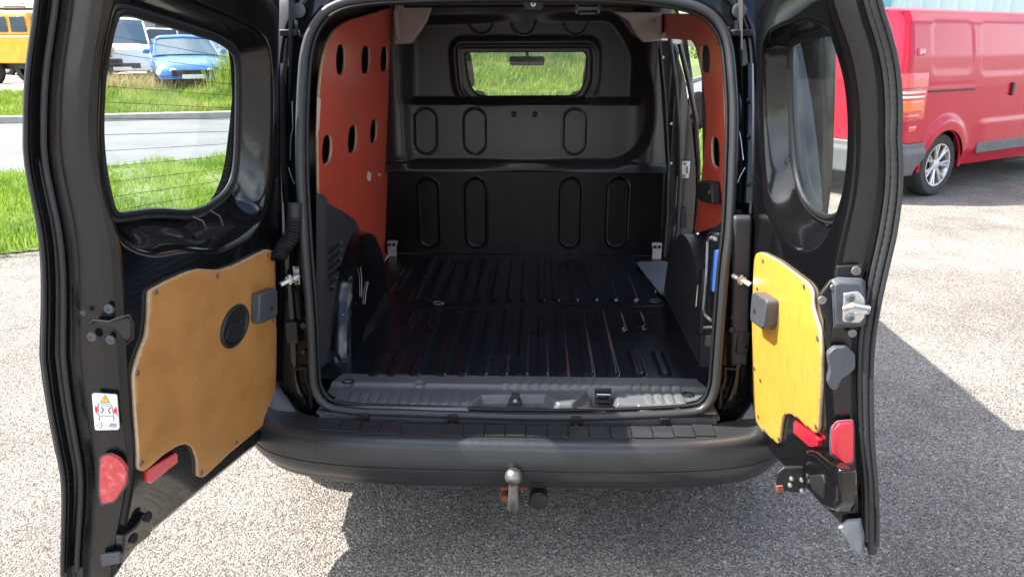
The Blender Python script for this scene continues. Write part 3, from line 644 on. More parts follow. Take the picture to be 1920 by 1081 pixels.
for px, mm in ((735, 'cream'), (1229, 'cream')):
    p = on_z(px, 482, .531); sx = 1 if px > 900 else -1
    b = MB(); b.box((p.x, 3.70, .565), (.045, .004, .07)); b.box((p.x, 3.72, .60), (.05, .02, .02)); o = b.build('bulkhead_bracket', 'cream', VAN, bevel=.003)
    for k in (-1, 1): lathe_part('bolt', 'rubber', (p.x + k * .011, 3.698, .595), (0, -1, 0), [(.008, 0), (.008, .006), (.005, .009), (.0005, .009)], o, 10)
# grey-beige body side above the bulkhead corners (bare hoop ends)
for s, pts in ((-1, [(738, 8), (812, 8), (800, 40), (786, 62), (772, 82), (738, 84)]), (1, [(1150, 22), (1242, 24), (1242, 76), (1206, 80), (1192, 66), (1178, 40)])):
    b = MB(); P = [on_y(a, c, 3.66) for a, c in pts]; b.prism(P, (0, .03, 0)); b.build('hoop_end', 'beige', VAN, bevel=.008)
    q = on_y(758 if s < 0 else 1226, 40, 3.655); lathe_part('hoop_bolt', 'worn', (q.x, q.y, q.z), (0, -1, 0), [(.006, 0), (.006, .004), (.0005, .005)], VAN, 8)
b = MB(); b.tube([on_y(742, 20, 3.6), on_y(744, 60, 3.6), on_y(748, 74, 3.6)], .012, 8); b.build('hoop_flange', 'beige', VAN)
# ---- lining boards of the load space
def wall_s(px, py, s, off=0):
    X = s * .65
    for _ in range(12): p = on_x(px, py, X); X = s * (float(X_in(p.y, p.z)) - off)
    return p.y, p.z
LW = [wall_s(a, b, -1) for a, b in ((594, 250), (597, 160), (606, 95), (622, 58), (648, 40), (736, 14), (738, 66), (736, 150), (734, 300), (730, 470), (724, 482), (716, 494), (698, 508), (690, 480), (650, 420), (596, 400))]
LWp = rounded(LW, [.0, .1, .08, .08, .08, .01, .01, .02, .02, .02, .01, .01, .02, .05, .05, 0], 5)
hol = []
for cx, cy_, hw, hh in ((637, 112, 9.5, 28), (684, 112, 8.5, 26), (719, 111, 7, 23), (611, 280, 9.5, 27), (659, 261, 8.5, 25), (699, 246, 6.5, 22)):
    c = wall_s(cx, cy_, -1); a = wall_s(cx - hw, cy_, -1); t = wall_s(cx, cy_ - hh, -1); hol.append((c[0], c[1], abs(c[0] - a[0]), abs(t[1] - c[1])))
def hk(U, V):
    k = psdf(U, V, LWp)
    for cx, cz, hx, hz in hol: k = np.minimum(k, rbox(U, V, cx, cz, hx, hz, min(hx, hz) * .98))
    return k
def wpos(s, off=0): return lambda U, V: (s * (X_in(U, V) - off), U, V)
def board(name, s, P, keep, m, res=.008, parent=VAN):
    u0, v0 = P.min(0) - .01; u1, v1 = P.max(0) + .01
    o = relief(name, u0, u1, v0, v1, res, wpos(s), m, parent, keep, solid=0, flip=s < 0)
    o.data.materials.append(M['plyedge']); d = o.modifiers.new('solid', 'SOLIDIFY'); d.thickness = .009; d.offset = 0; d.material_offset_rim = 1; return o
lb = board('lining_board', -1, LWp, hk, 'redply', .006)
lb['label'] = 'red board with six oval cut-outs'
for pts in (((688, 320), (694, 326), (692, 341), (686, 336)), ((708, 324), (711, 326), (710, 331), (707, 329)), ((592, 182), (598, 186), (595, 240), (590, 256))):
    b = MB(); b.prism([(-(float(X_in(*wall_s(a, c, -1))) - .006), *wall_s(a, c, -1)) for a, c in pts], (-.0015, 0, 0)); b.build('chipped_patch', 'chip', VAN)
# bare dark wall behind the boards, left whole, right rear quarter
relief('inner_wall', 2.2, 3.78, .52, 1.76, .05, lambda U, V: (-(X_in(U, V) + .05), U, V), 'inner', VAN)
relief('inner_wall', 2.2, 2.86, .52, 1.74, .05, lambda U, V: ((X_in(U, V) + .022), U, V), 'inner', VAN)
b = MB(); b.box((.79, 2.85, 1.10), (.22, .02, 1.22)); b.build('opening_jamb', 'paint', VAN)
RW = [wall_s(a, b, 1) for a, b in ((1242, 26), (1300, 26), (1330, 42), (1350, 70), (1358, 120), (1362, 250), (1356, 420), (1310, 436), (1304, 432), (1314, 370), (1320, 310), (1326, 250), (1326, 200), (1318, 140), (1304, 76), (1242, 72))]
RWp = rounded(RW, [.01, .05, .05, .05, .02, .02, .02, .01, .01, .1, .1, .1, .1, .1, .1, .01], 4)
rh = []
for cx, cy_, hw, hh in ((1324, 111, 9, 26), (1344, 285, 8, 28)):
    c = wall_s(cx, cy_, 1); a = wall_s(cx - hw, cy_, 1); t = wall_s(cx, cy_ - hh, 1); rh.append((c[0], c[1], abs(c[0] - a[0]), abs(t[1] - c[1])))
def rk(U, V):
    k = psdf(U, V, RWp)
    for cx, cz, hx, hz in rh: k = np.minimum(k, rbox(U, V, cx, cz, hx, hz, min(hx, hz) * .95))
    return k
rb = board('lining_board', 1, RWp, rk, 'redply', .006); rb['label'] = 'narrow red board round the side door opening'
# ---- left wheel-arch trim (grey, louvred) and the painted wheel arch
TR = [wall_s(a, b, -1, .015) for a, b in ((590, 362), (606, 366), (614, 382), (640, 396), (664, 412), (676, 440), (682, 478), (656, 456), (634, 486), (620, 560), (612, 640), (604, 700), (590, 700))]
TRp = rounded(TR, [.01, .01, .02, .03, .05, .06, .0, .03, .05, .2, .1, 0, 0], 4)
slots = [(wall_s(602, y0, -1, .015), wall_s(628, y1, -1, .015)) for y0, y1 in ((474, 453), (490, 468), (504, 484), (519, 500))] + [(wall_s(603, 531, -1, .015), wall_s(620, 519, -1, .015)), (wall_s(604, 544, -1, .015), wall_s(614, 536, -1, .015))]
def tpos(U, V):
    d = 0 * U
    for a, b in slots: d = d + .018 * sstep(.0035, -.0015, capsule(U, V, a[0], a[1], b[0], b[1], .0055))
    e = psdf(U, V, TRp)
    return -(X_in(U, V) - .040 + d + .02 * sstep(.04, .0, e)), U, V
u0, v0 = TRp.min(0); u1, v1 = TRp.max(0)
tr = relief('side_trim', u0, u1, v0, v1, .0025, tpos, 'trim', VAN, lambda U, V: psdf(U, V, TRp), smooth=60, flip=True)
def arch(s):
    # half-dome bulging into the load space; centre of wheel at y 2.72
    rr = []
    for k in range(25):
        a = math.pi * k / 24
        ring = []
        for j in range(9):
            t = j / 8; r_ = .375 + .02 * (1 - t) - .05 * sstep(.6, 1, t); inn = (.68 - .105 * math.sin(t * math.pi / 2) ** .7)
            if t > .95: r_ *= .80
            ring.append((s * inn, 2.74 + r_ * -math.cos(a), .46 + r_ * 1.10 * math.sin(a)))
        rr.append(ring)
    b = MB(); b.loft(rr, closed=False)
    # inner cheek
    ck = [r[-1] for r in rr]; b.add(ck, [tuple(range(len(ck)))])
    return b.build('wheel_arch', 'paint', VAN, smooth=50, label='glossy black wheel arch' if s < 0 else None)
arch(-1)
b = MB(); 
for k in range(25): pass
b.tube([(-.475 + .0 * k, 2.74 - .36 * math.cos(a), .535) for k, a in enumerate(np.linspace(0, math.pi, 20))], .003, 6); 
b = MB(); rr = []
for k in range(20):
    t = k / 19; x = -.665 + .10 * min(1, t * 1.6) ** .8; y = 2.36 + .0 + .62 * max(0, t - .2) / .8 if t > .2 else 2.36 - .01
    rr.append([(x - .01, y + .02, .575), (x, y, .57), (x + .012, y - .012, .536), (x + .03, y - .03, .531)])
b.loft(rr, closed=False); b.build('arch_skirt', 'floor', VAN, smooth=50)
for pts in (((676, 500), (678, 520), (678, 556)), ((654, 524), (658, 518), (660, 524)), ((660, 553), (655, 570), (648, 588), (643, 590)), ((690, 528), (686, 548), (684, 570))):
    b = MB(); b.tube([on_x(a, c, -.572) for a, c in pts], .0018, 5); b.build('arch_weld_edge', 'steel', VAN)
# right wheel-arch cover and jack bay
def racov(s=1):
    rr = []
    for k in range(25):
        a = math.pi * k / 24; ring = []
        for j in range(7):
            t = j / 6; inn = .70 - .09 * math.sin(t * math.pi / 2) ** .7; r_ = .40 if t < .9 else .36
            ring.append((inn, 2.76 - r_ * math.cos(a), .46 + r_ * 1.05 * math.sin(a)))
        rr.append(ring)
    b = MB(); b.loft(rr, closed=False); ck = [r[-1] for r in rr]; b.add(ck, [tuple(range(len(ck)))]); return b.build('wheel_arch_cover', 'trim', VAN, smooth=50, label='dull black wheel arch cover')
racov()
P = [wall_s(a, b, 1, .06) for a, b in ((1356, 400), (1338, 410), (1310, 432), (1292, 480), (1278, 505), (1270, 560), (1300, 620), (1330, 690), (1352, 690))]
Pp = rounded(P, .03, 4)
b = MB(); b.prism([(float(X_in(y, z)) - .03, y, z) for y, z in Pp], (.05, 0, 0)); b.build('side_trim', 'trim', VAN, bevel=.008)
# ---- jack clipped in the right side bay (a thing of its own)
J = empty('car_jack', (.55, 2.42, .60), label='folded blue scissor jack with silver wire handle clipped in the right side bay', cat='jack')
def jx(px, py, X=.570): return on_x(px, py, X)
b = MB(); b.prism([jx(a, c, .585) for a, c in ((1338, 468), (1346, 468), (1346, 545), (1334, 548), (1332, 520))], (.02, 0, 0)); b.build('jack_body', 'blue', J, bevel=.003)
b = MB(); b.tube([jx(1336, 446), jx(1330, 446), jx(1327, 452), jx(1325, 500), jx(1321, 560), jx(1319, 580), jx(1322, 590), jx(1333, 600)], .0045, 8); b.build('wire_handle', 'steel', J)
b = MB(); b.tube([jx(1320, 614), jx(1336, 613)], .004, 8); b.build('jack_screw', 'steel', J); b = MB(); b.tube([jx(1334, 446), jx(1342, 448)], .006, 8); b.build('handle_hook', 'steel', J)
b = MB(); b.prism([jx(a, c, .575) for a, c in ((1310, 506), (1318, 504), (1316, 560), (1312, 626), (1300, 628), (1304, 560))], (.02, 0, 0)); b.prism([jx(a, c, .575) for a, c in ((1326, 436), (1345, 436), (1345, 444), (1328, 444))], (.02, 0, 0)); b.prism([jx(a, c, .575) for a, c in ((1318, 628), (1336, 628), (1336, 652), (1318, 648))], (.02, 0, 0)); b.build('jack_cradle', 'black', J, bevel=.003)
b = MB(); b.tube([jx(1305, 574), jx(1308, 540), jx(1309, 534)], .003, 6); b.build('cradle_edge', 'steel', J)
# ---- interior pull block on the right board
b = MB(); P = [on_x(a, c, .60) for a, c in ((1312, 338), (1332, 340), (1334, 382), (1312, 378), (1304, 370), (1304, 345))]; b.prism(P, (.03, 0, 0)); o = b.build('slide_door_stop', 'plastic', VAN, bevel=.006)
p = on_x(1330, 361, .598); lathe_part('stop_screw', 'worn', tuple(p), (-1, -.2, 0), [(.008, 0), (.008, .002), (.005, .003), (.0005, .002)], o, 12)
# ---- B pillar of the side door opening
BPp = [on_y(a, c, 3.86) for a, c in ((1222, 76), (1262, 76), (1284, 150), (1299, 250), (1307, 340), (1303, 420), (1288, 500), (1262, 540), (1240, 500))]
BPi = [(p.x, p.z) for p in BPp]; BPr = rounded(BPi, .03, 4)
def pilpos(U, V):
    y = 3.86 - .012 * sstep(.70, .73, U) + .012 * sstep(.76, .79, U)
    return U, y, V
u0, v0 = BPr.min(0); u1, v1 = BPr.max(0)
bp = relief('door_pillar', u0, u1, v0, v1, .006, pilpos, 'brown', VAN, lambda U, V: psdf(U, V, BPr), smooth=50, solid=-.05)
b = MB(); b.tube([on_y(a, c, 3.82) for a, c in ((1256, 70), (1260, 100), (1267, 153), (1274, 245), (1275, 338), (1270, 430), (1261, 477), (1256, 500))], .011, 8); b.build('pillar_seal', 'seal', bp)
b = MB(); b.tube([on_y(a, c, 3.86) for a, c in ((1274, 82), (1290, 150), (1304, 220), (1309, 300), (1309, 360), (1304, 430), (1288, 490))], .012, 8); b.build('front_door_edge', 'paint', bp)
for (a0, c0) in ((1285, 318), (1275, 462)):
    p = on_y(a0, c0, 3.83); b = MB(); b.box(tuple(p), (.040, .006, .085)); b.box((p.x + .012, p.y - .012, p.z), (.010, .022, .035)); o = b.build('striker_plate', 'steel', bp, bevel=.002)
    for k in (-1, 1): lathe_part('striker_bolt', 'worn', (p.x - .004, p.y - .004, p.z + k * .03), (0, -1, 0), [(.008, 0), (.008, .004), (.0005, .005)], VAN, 10)
p = on_y(1282, 409, 3.83); b = MB(); b.box(tuple(p), (.040, .012, .10)); b.build('pillar_vent', 'black', bp, bevel=.006)
for a0, c0 in ((1243, 108), (1258, 232), (1258, 306)):
    p = on_y(a0, c0, 3.84); lathe_part('pillar_screw', 'steel', tuple(p), (0, -1, 0), [(.008, 0), (.007, .004), (.0005, .005)], VAN, 8)
# vertical trim between bulkhead and pillar
b = MB(); b.tube([on_y(a, c, 3.72) for a, c in ((1236, 82), (1246, 180), (1252, 300), (1250, 400), (1244, 480))], .010, 8, flat=.8); b.build('pillar_trim', 'plastic', VAN)
# open sliding door parked along the right flank
def sld(U, V): return .975 + .0 * U - .10 * np.clip(V - 1.15, 0, 1) ** 1.2, U, V
o = relief('sliding_door', 2.36, 3.02, .38, 1.66, .03, sld, 'paint', VAN, lambda U, V: psdf(U, V, rounded([(2.36, .38), (3.02, .38), (3.02, 1.66), (2.40, 1.66)], .08)), solid=-.05)
# wheels
def wheel(parent, x, y, z, r, wd, s, rim='steel', spokes=7, name='wheel', axis=None, hub=None):
    """s=+1: outer face points +x.  Tyre, rim and hub as parts."""
    ax = Vector(axis) if axis is not None else Vector((s, 0, 0)); c = Vector((x, y, z))
    rr = r * .66
    prof = [(rr, -wd / 2 + .01), (rr + .02, -wd / 2), (r - .03, -wd / 2 - .002), (r - .008, -wd / 2 + .02), (r, -wd / 2 + .05)]
    for k in range(4):
        t = -wd / 2 + .05 + (wd - .10) * (k + .5) / 4; prof += [(r, t - .012), (r - .007, t - .006), (r - .007, t + .0), (r, t + .006)]
    prof += [(r, wd / 2 - .05), (r - .008, wd / 2 - .02), (r - .03, wd / 2 + .002), (rr + .02, wd / 2), (rr, wd / 2 - .01)]
    b = MB(); b.lathe(c, ax, prof, 40, cap=False); ty = b.build('tyre', 'tyre', parent, offs=False)
    b = MB(); b.lathe(c, ax, [(rr + .004, -wd / 2 + .03), (rr - .015, 0), (rr - .012, wd / 2 - .03), (rr + .004, wd / 2 - .004), (rr + .002, wd / 2 + .002), (rr - .012, wd / 2)], 40, cap=False)
    q = ax.normalized().to_track_quat('Z', 'Y')
    for k in range(spokes):
        for dk in (-.13, .13):
            a = 2 * math.pi * k / spokes; a2 = a + dk
            p0 = c + q @ Vector((.05 * math.cos(a), .05 * math.sin(a), wd / 2 - .03)); p1 = c + q @ Vector(((rr - .01) * math.cos(a2), (rr - .01) * math.sin(a2), wd / 2 - .012))
            b.tube([p0, p1], .016, 6)
    b.lathe(c + ax.normalized() * (wd / 2 - .05), ax, [(.07, 0), (.065, .03), (.03, .035), (.0005, .036)], 20)
    b.build('rim', rim, parent, smooth=30, offs=False)
    b = MB(); b.lathe(c + ax.normalized() * (wd / 2 - .09), ax, [(rr - .02, 0), (.0005, .001)], 24); b.build('brake_backplate', 'black', parent, offs=False)
for s in (-1, 1):
    for y in (2.72, 5.42):
        e = bpy.data.objects.new('wheel', None); COL.objects.link(e); e.parent = VAN; e.location = -Vector(VAN.location)
        wheel(e, s * .80, y, .31, .315, .20, s)
# rusty axle beam and tow bar
TB = on_y(963, 940, 1.90)
b = MB(); b.tube([(-.5, 2.62, .30), (.5, 2.62, .30)], .035, 10); b.build('rear_axle', 'rust', VAN)
T = bpy.data.objects.new('tow_bar', None); COL.objects.link(T); T.parent = VAN; T.location = -Vector(VAN.location)
bx = on_y(963, 895, 1.895)
b = MB(); b.lathe((bx.x, 1.895, bx.z - .022), (0, 0, 1), [(.012, -.012), (.014, 0)] + [(.0255 * math.sin(a), .026 - .0255 * math.cos(a)) for a in np.linspace(.6, 3.0, 14)] + [(.008, .051), (.0005, .051)], 24); b.build('tow_ball', 'worn', T, offs=False)
b = MB(); b.tube([(bx.x, 1.895, bx.z - .02), (bx.x, 1.895, bx.z - .06), (bx.x, 1.897, bx.z - .09), (bx.x, 1.915, bx.z - .115), (bx.x, 1.96, bx.z - .125), (bx.x, 2.08, bx.z - .125)], [.0145, .016, .018, .019, .019, .019], 12); b.build('ball_neck', 'worn', T, offs=False)
b = MB(); b.tube([(-.45, 2.08, .315), (.45, 2.08, .315)], .024, 8); b.box((bx.x, 2.03, .295), (.09, .05, .05)); b.build('cross_beam', 'rust', T, offs=False, bevel=.004)
sx = on_y(1010, 936, 1.96); b = MB(); b.lathe((sx.x, 2.0, sx.z), (0, -1, 0), [(.026, 0), (.028, .02), (.026, .04), (.030, .042), (.028, .052), (.0005, .054)], 18); b.box((sx.x, 1.955, sx.z + .028), (.022, .03, .014)); b.build('trailer_socket', 'black', T, offs=False, bevel=.002)
for px in (946,):
    p = on_y(px, 935, 1.98); b = MB(); b.cyl(tuple(p), (p.x, p.y + .05, p.z), .013, 6); b.build('rusty_bolt', 'rust', T, offs=False)
# ---- cab: windscreen, dash, seats, mirrors
b = MB(); b.add([(-.66, 4.45, 1.62), (.66, 4.45, 1.62), (.74, 5.10, 1.10), (-.74, 5.10, 1.10)], [(0, 1, 2, 3)]); b.build('windscreen', 'dglass', VAN, solid=.005)
for s in (-1, 1):
    b = MB(); b.tube([(s * .70, 4.42, 1.64), (s * .79, 5.10, 1.09)], .035, 8); b.build('windscreen_pillar', 'plastic', VAN)
b = MB(); b.tube([(-.70, 4.43, 1.655), (0, 4.50, 1.68), (.70, 4.43, 1.655)], .045, 8); b.build('windscreen_header', 'plastic', VAN)
def dash(U, V): return U, 4.55 + .55 * V, 1.02 + .05 * np.sin(V * 3.1) - .25 * sstep(.2, 0, V)
relief('dashboard', -.78, .78, 0, 1, .06, dash, 'plastic', VAN)
def seat(x):
    e = bpy.data.objects.new('cab_seat', None); COL.objects.link(e); e.parent = VAN; e.location = -Vector(VAN.location)
    b = MB(); b.box((x, 4.08, 1.02), (.48, .14, .62), taper=.82); b.build('backrest', 'cloth', e, bevel=.05, seg=3, offs=False)
    b = MB(); b.box((x, 4.35, .66), (.50, .50, .14)); b.build('seat_cushion', 'cloth', e, bevel=.05, offs=False)
    b = MB(); b.box((x, 4.05, 1.44), (.27, .10, .20), taper=.8); b.build('headrest', 'cloth', e, bevel=.045, seg=4, offs=False)
    b = MB(); b.tube([(x - .06, 4.06, 1.30), (x - .06, 4.05, 1.40)], .006, 6); b.tube([(x + .06, 4.06, 1.30), (x + .06, 4.05, 1.40)], .006, 6); b.build('headrest_post', 'steel', e, offs=False)
hl = on_y(872, 150, 4.05); hr = on_y(1106, 160, 4.05)
seat(hl.x - .08); seat(hr.x + .09)
p = on_y(987, 113, 4.42); b = MB()
P2 = [on_y(a, c, 4.42) for a, c in ((956, 106), (1020, 106), (1022, 114), (1019, 123), (957, 123), (954, 114))]; b.prism(P2, (0, .03, 0)); mr = b.build('rear_view_mirror', 'plastic', VAN, bevel=.006)
b = MB(); b.tube([on_y(989, 107, 4.43), on_y(988, 98, 4.47), on_y(987, 88, 4.50)], .010, 8); b.build('mirror_stem', 'plastic', mr)
p = on_y(1308, 208, 4.62); b = MB(); b.lathe((p.x, 4.60, p.z), (0, 1, 0), [(.055, 0), (.075, .02), (.07, .07), (.03, .11), (.0005, .115)], 20); o = b.build('door_mirror', 'paint', VAN)
for v in o.data.vertices: v.co.z = p.z + (v.co.z - p.z) * 1.5
b = MB(); b.tube([(p.x - .06, 4.66, p.z - .04), (p.x - .16, 4.72, p.z - .06)], .02, 8); b.build('mirror_arm', 'plastic', o)
# ---- details at the top of the opening
p = on_y(1000, 12, 2.32); b = MB(); b.box((p.x, 2.33, p.z + .004), (.05, .03, .03), taper=1.4); o = b.build('upper_lock_striker', 'plastic', VAN, bevel=.003)
lathe_part('striker_ring', 'steel', (p.x, 2.314, p.z + .006), (0, -1, 0), [(.0075, 0), (.0075, .003), (.003, .003), (.003, .001), (.0005, .001)], o, 14)
p = on_y(1102, 16, 2.40); b = MB(); b.box((p.x, 2.40, p.z), (.075, .03, .010)); b.box((p.x - .032, 2.40, p.z - .002), (.008, .03, .026)); b.box((p.x + .032, 2.40, p.z - .002), (.008, .03, .026)); b.box((p.x, 2.41, p.z - .014), (.05, .02, .006)); b.build('load_lamp', 'greyp', VAN, bevel=.002)
# ---- things on the two jambs
def jbox(name, m, px, py, w_, h_, d_=.014, parent=None, off=.03, bevel=.003, rot=0):
    p = on_jamb(px, py, off); b = MB(); b.box((p.x, p.y - .0, p.z), (w_, d_, h_), rot=Matrix.Rotation(R(rot), 3, 'Y')); return b.build(name, m, parent or VAN, bevel=bevel), p
def jbolt(px, py, r=.008, m='worn', off=.025, parent=None):
    p = on_jamb(px, py, off); return lathe_part('jamb_bolt', m, tuple(p), (0, -1, 0), [(r, -.002), (r, .003), (r * .6, .005), (.0005, .005)], parent or VAN, 10)
for s, hx in ((-1, 545), (1, 1388)):
    # upper hinge arm
    o, p = jbox('upper_hinge', 'plastic', hx, 62, .05, .018, .05); jbolt(hx + (14 if s < 0 else -14), 60, .006)
    p2 = on_jamb(hx - s * -6, 62, -.01)
    # lower hinge and silver door check
    x0 = 546 if s < 0 else 1388
    o, p = jbox('door_check_plate', 'steel', x0 + (10 if s < 0 else -4), 516, .020, .056, .006, off=.018)
    for py in (502, 531): jbolt(x0 + (10 if s < 0 else -4), py, .005, 'worn', off=.010, parent=o)
    q = on_jamb(x0, 521, 0); b = MB(); b.tube([(q.x - s * .022, q.y + .005, q.z + .006), (q.x, q.y - .012, q.z), (q.x + s * .022, q.y - .03, q.z - .010)], .0055, 8, flat=1.5); b.box((q.x, q.y - .008, q.z), (.022, .02, .016)); b.cyl((q.x, q.y - .012, q.z - .014), (q.x, q.y - .012, q.z + .014), .006, 10); b.build('door_check_arm', 'steel', o)
    # lower hinge
    xx = 548 if s < 0 else 1392
    o, p = jbox('lower_hinge', 'plastic', xx, 622 if s < 0 else 640, .035, .07, .02)
    jbolt(568 if s < 0 else 1373, 610 if s < 0 else 618, .010, 'plastic'); jbolt(568 if s < 0 else 1400, 660 if s < 0 else 648, .008, 'plastic')
    # pressed seams and channels on the jamb
    for pts, m_, r_ in ((((532, 120), (531, 200), (532, 300), (536, 380)), 'paint', .010), (((548, 190), (549, 240), (545, 260), (544, 300)), 'steel', .0016), (((541, 314), (546, 330), (552, 345)), 'steel', .0016), (((552, 40), (554, 60), (566, 76)), 'paint', .010), (((556, 545), (560, 590), (562, 598)), 'plastic', .006), (((574, 692), (574, 712), (582, 730), (584, 764)), 'plastic', .005), (((552, 692), (576, 690)), 'plastic', .003)):
        if s > 0: pts = [(1930 - a + (8 if a < 545 else 4), c) for a, c in pts]
        b = MB(); b.tube([on_jamb(a, c, .028) for a, c in pts], r_, 6); b.build('jamb_seam', m_, VAN)
    for (a, c) in ((560, 20), (1386, 20)):
        if (a < 960) == (s < 0):
            p = on_jamb(a, c, .02); lathe_part('jamb_plug', 'greyp', tuple(p), (0, -1, 0), [(.020, -.002), (.020, .003), (.016, .005), (.0005, .004)], VAN, 16)
# oval plug on right jamb, small pale tabs
p = on_jamb(1384, 412, .026); b = MB(); b.prism([(p.x + .013 * math.cos(t), p.y, p.z + .030 * math.sin(t)) for t in np.linspace(0, 6.283, 18)[:-1]], (0, .006, 0)); b.build('oval_plug', 'plastic', VAN, bevel=.002)
jbox('hinge_tab', 'greyp', 1397, 568, .012, .035); jbox('hinge_tab', 'greyp', 1392, 632, .014, .026)
for py in (188, 255, 346, 430, 476): jbolt(1404 if py < 400 else 1400, py, .006, 'plastic', off=.0)
# ribbed cable boot at the left hinge
pts = [on_jamb(a, c, -.03) for a, c in ((552, 380), (552, 405), (550, 428), (544, 448), (532, 462), (524, 480), (524, 486))]
pts = [Vector(p) for p in catmull([tuple(p) for p in pts], False, 8)]
rad = [(.021 if i < 10 else (.0235 if i % 2 else .0185)) for i in range(len(pts))]
b = MB(); b.tube(pts, rad, 14); b.build('cable_boot', 'plastic', VAN, smooth=30)
# ================================================================== REAR DOORS
class Door:
    def __init__(s, sgn, Hp, Fp, yH, yF, TH):
        s.sgn = sgn; s.yH = yH; s.yF = yF
        s.H = smooth_curve([(p.z, p.x) for p in (on_y(a, b, yH) for a, b in Hp)]); s.F = smooth_curve([(p.z, p.x) for p in (on_y(a, b, yF) for a, b in Fp)])
        s.TH = lerp_curve(TH)
        s.W = math.hypot(yH - yF, .06)
        e = Vector((float(s.F(1.0) - s.H(1.0)), yF - yH, 0)).normalized(); s.e = e
        s.n = Vector((e.y, -e.x, 0)) * (-1 if sgn < 0 else 1)     # inner normal: towards the middle of the van
        if s.n.x * sgn > 0: s.n = -s.n
    def pos(s, A, Hh, d):
        A = np.asarray(A, float); Hh = np.asarray(Hh, float); k = A / s.W
        X = (1 - k) * s.H(Hh) + k * s.F(Hh) + s.n.x * d; Y = s.yH + (s.yF - s.yH) * k + s.n.y * d; return X, Y, Hh + 0 * X
    def P(s, a, h, d=0): x, y, z = s.pos(a, h, d); return Vector((float(x), float(y), float(z)))
    def inv(s, px, py, d=0):
        a, h = s.W / 2, 1.0
        for _ in range(40):
            p0 = s.P(a, h, d); q = on_plane(px, py, p0, s.n); h = .5 * h + .5 * q.z; a2 = ((s.yH + s.n.y * d) - q.y) / (s.yH - s.yF) * s.W; a = .5 * a + .5 * a2
        return a, h
    def T(s, pts, d=0): return np.array([s.inv(a, b, d) for a, b in pts])
def make_door(D, name_label, bottom, G, Rim, res, gd, htop=1.725):
    root = bpy.data.objects.new('rear_door', None); COL.objects.link(root); root.parent = VAN; root.location = -Vector(VAN.location); root['label'] = name_label
    W = D.W
    bt = D.T(bottom)          # from hinge side towards the free edge
    poly = [(0.0, htop)] + [(0.0, float(bt[0][1]) + .05)] + [tuple(p) for p in bt] + [(W, float(bt[-1][1]) + .0)] + [(W, htop)]
    poly = np.array(poly); poly[:, 0] = np.clip(poly[:, 0], 0, W)
    poly = rounded(poly, [.05, .02] + [.02] * len(bt) + [.03, .06], 4)
    D.poly = poly; Gp = D.T(G, -gd) ; Gp = catmull(Gp, True, 5); Rp = catmull(D.T(Rim, 0), True, 5); D.G = Gp; D.R = Rp
    # inner panel with its deep window recess
    def dep(U, V):
        d1 = np.maximum(-psdf(U, V, Gp), 0); d2 = np.maximum(psdf(U, V, Rp), 0)
        t = np.where(d2 <= 0, 1.0, d1 / (d1 + d2 + 1e-9)); out = d1 > 0
        dd = -gd * (1 - sstep(.10, .95, t)) * out - gd * (~out)
        dd = dd - .010 * np.exp(-((d1 - .018) / .006) ** 2) * (d2 > 0) * .3
        # softly rounded rim round the whole panel and a shallow pressed field below
        e = psdf(U, V, poly)
        dd = dd * sstep(.0, .020, e) - .010 * (1 - sstep(0, .016, e))
        for (f, dp, wd) in D.press: q = psdf(U, V, f); dd = dd + dp * sstep(-wd / 2, wd / 2, q)
        return dd
    D.dep = dep
    def keep(U, V): return np.minimum(psdf(U, V, poly), -psdf(U, V, Gp))
    h0 = poly[:, 1].min() - .002
    inner = relief('inner_panel', -.001, W + .001, h0, htop, res, lambda U, V: D.pos(U, V, dep(U, V)), 'paint', root, keep, smooth=60, offs=False)
    # edge: swept round the panel outline, with the shut face, steps and lip
    L = resample(poly, 260); t = np.roll(L, -1, 0) - np.roll(L, 1, 0); n = np.stack([t[:, 1], -t[:, 0]], 1); n /= np.linalg.norm(n, axis=1)[:, None]
    if np.sum(n * (L - L.mean(0))) < 0: n = -n
    prof = [(-.010, -.0015), (-.012, .000), (-.3, .004), (-.58, .006), (-.60, .010), (-.62, .020), (-.80, .022), (-.83, .026), (-.84, .040), (-.97, .042), (-1.0, .038), (-1.0, .0), (-.96, -.015)]
    rings = []
    for dfr, off in prof:
        ring = []
        for p, m_ in zip(L, n):
            k = .15 + .85 * sstep(.45, 1.0, p[0] / W); ring.append(D.P(p[0] + m_[0] * off * k, p[1] + m_[1] * off * k, dfr * float(D.TH(p[1])) if dfr < -.02 else dfr))
        rings.append(ring)
    b = MB(); b.loft(rings, True); b.build('door_edge', 'paint_edge', root, smooth=35, offs=False)
    # outer skin
    relief('outer_skin', 0, W, h0, htop, .015, lambda U, V: D.pos(U, V, -.97 * D.TH(V)), 'paint', root, lambda U, V: np.minimum(psdf(U, V, poly), -psdf(U, V, Gp) - .045), offs=False)
    # seals on the free edge
    fh = np.linspace(poly[:, 1].min() + .05, htop - .015, 40)
    for dfr, off, r, nm in ((-.70, .028, .0055, 'edge_seal'), (-.90, .045, .0045, 'edge_seal')):
        b = MB(); b.tube([D.P(W + off, h, dfr * float(D.TH(h))) for h in fh], r, 8); b.build(nm, 'seal', root, offs=False)
    # window: rubber gasket, pane
    ring = resample(Gp, 120)
    b = MB(); b.tube([D.P(a, h, -gd + .006) for a, h in ring], .0085, 8, closed=True); b.build('window_gasket', 'rubber', root, offs=False)
    c = ring.mean(0); o2 = c + (ring - c) * 1.045
    b = MB(); b.tube([D.P(a, h, -gd + .004) for a, h in o2], .006, 8, closed=True); b.build('gasket_lip', 'seal', root, offs=False)
    pane = MB(); pane.add([D.P(a, h, -gd - .006) for a, h in ring] + [D.P(c[0], c[1], -gd - .006)], [(i, (i + 1) % 120, 120) for i in range(120)])
    pane.build('window_pane', 'glass', root, smooth=80, offs=False)
    return root
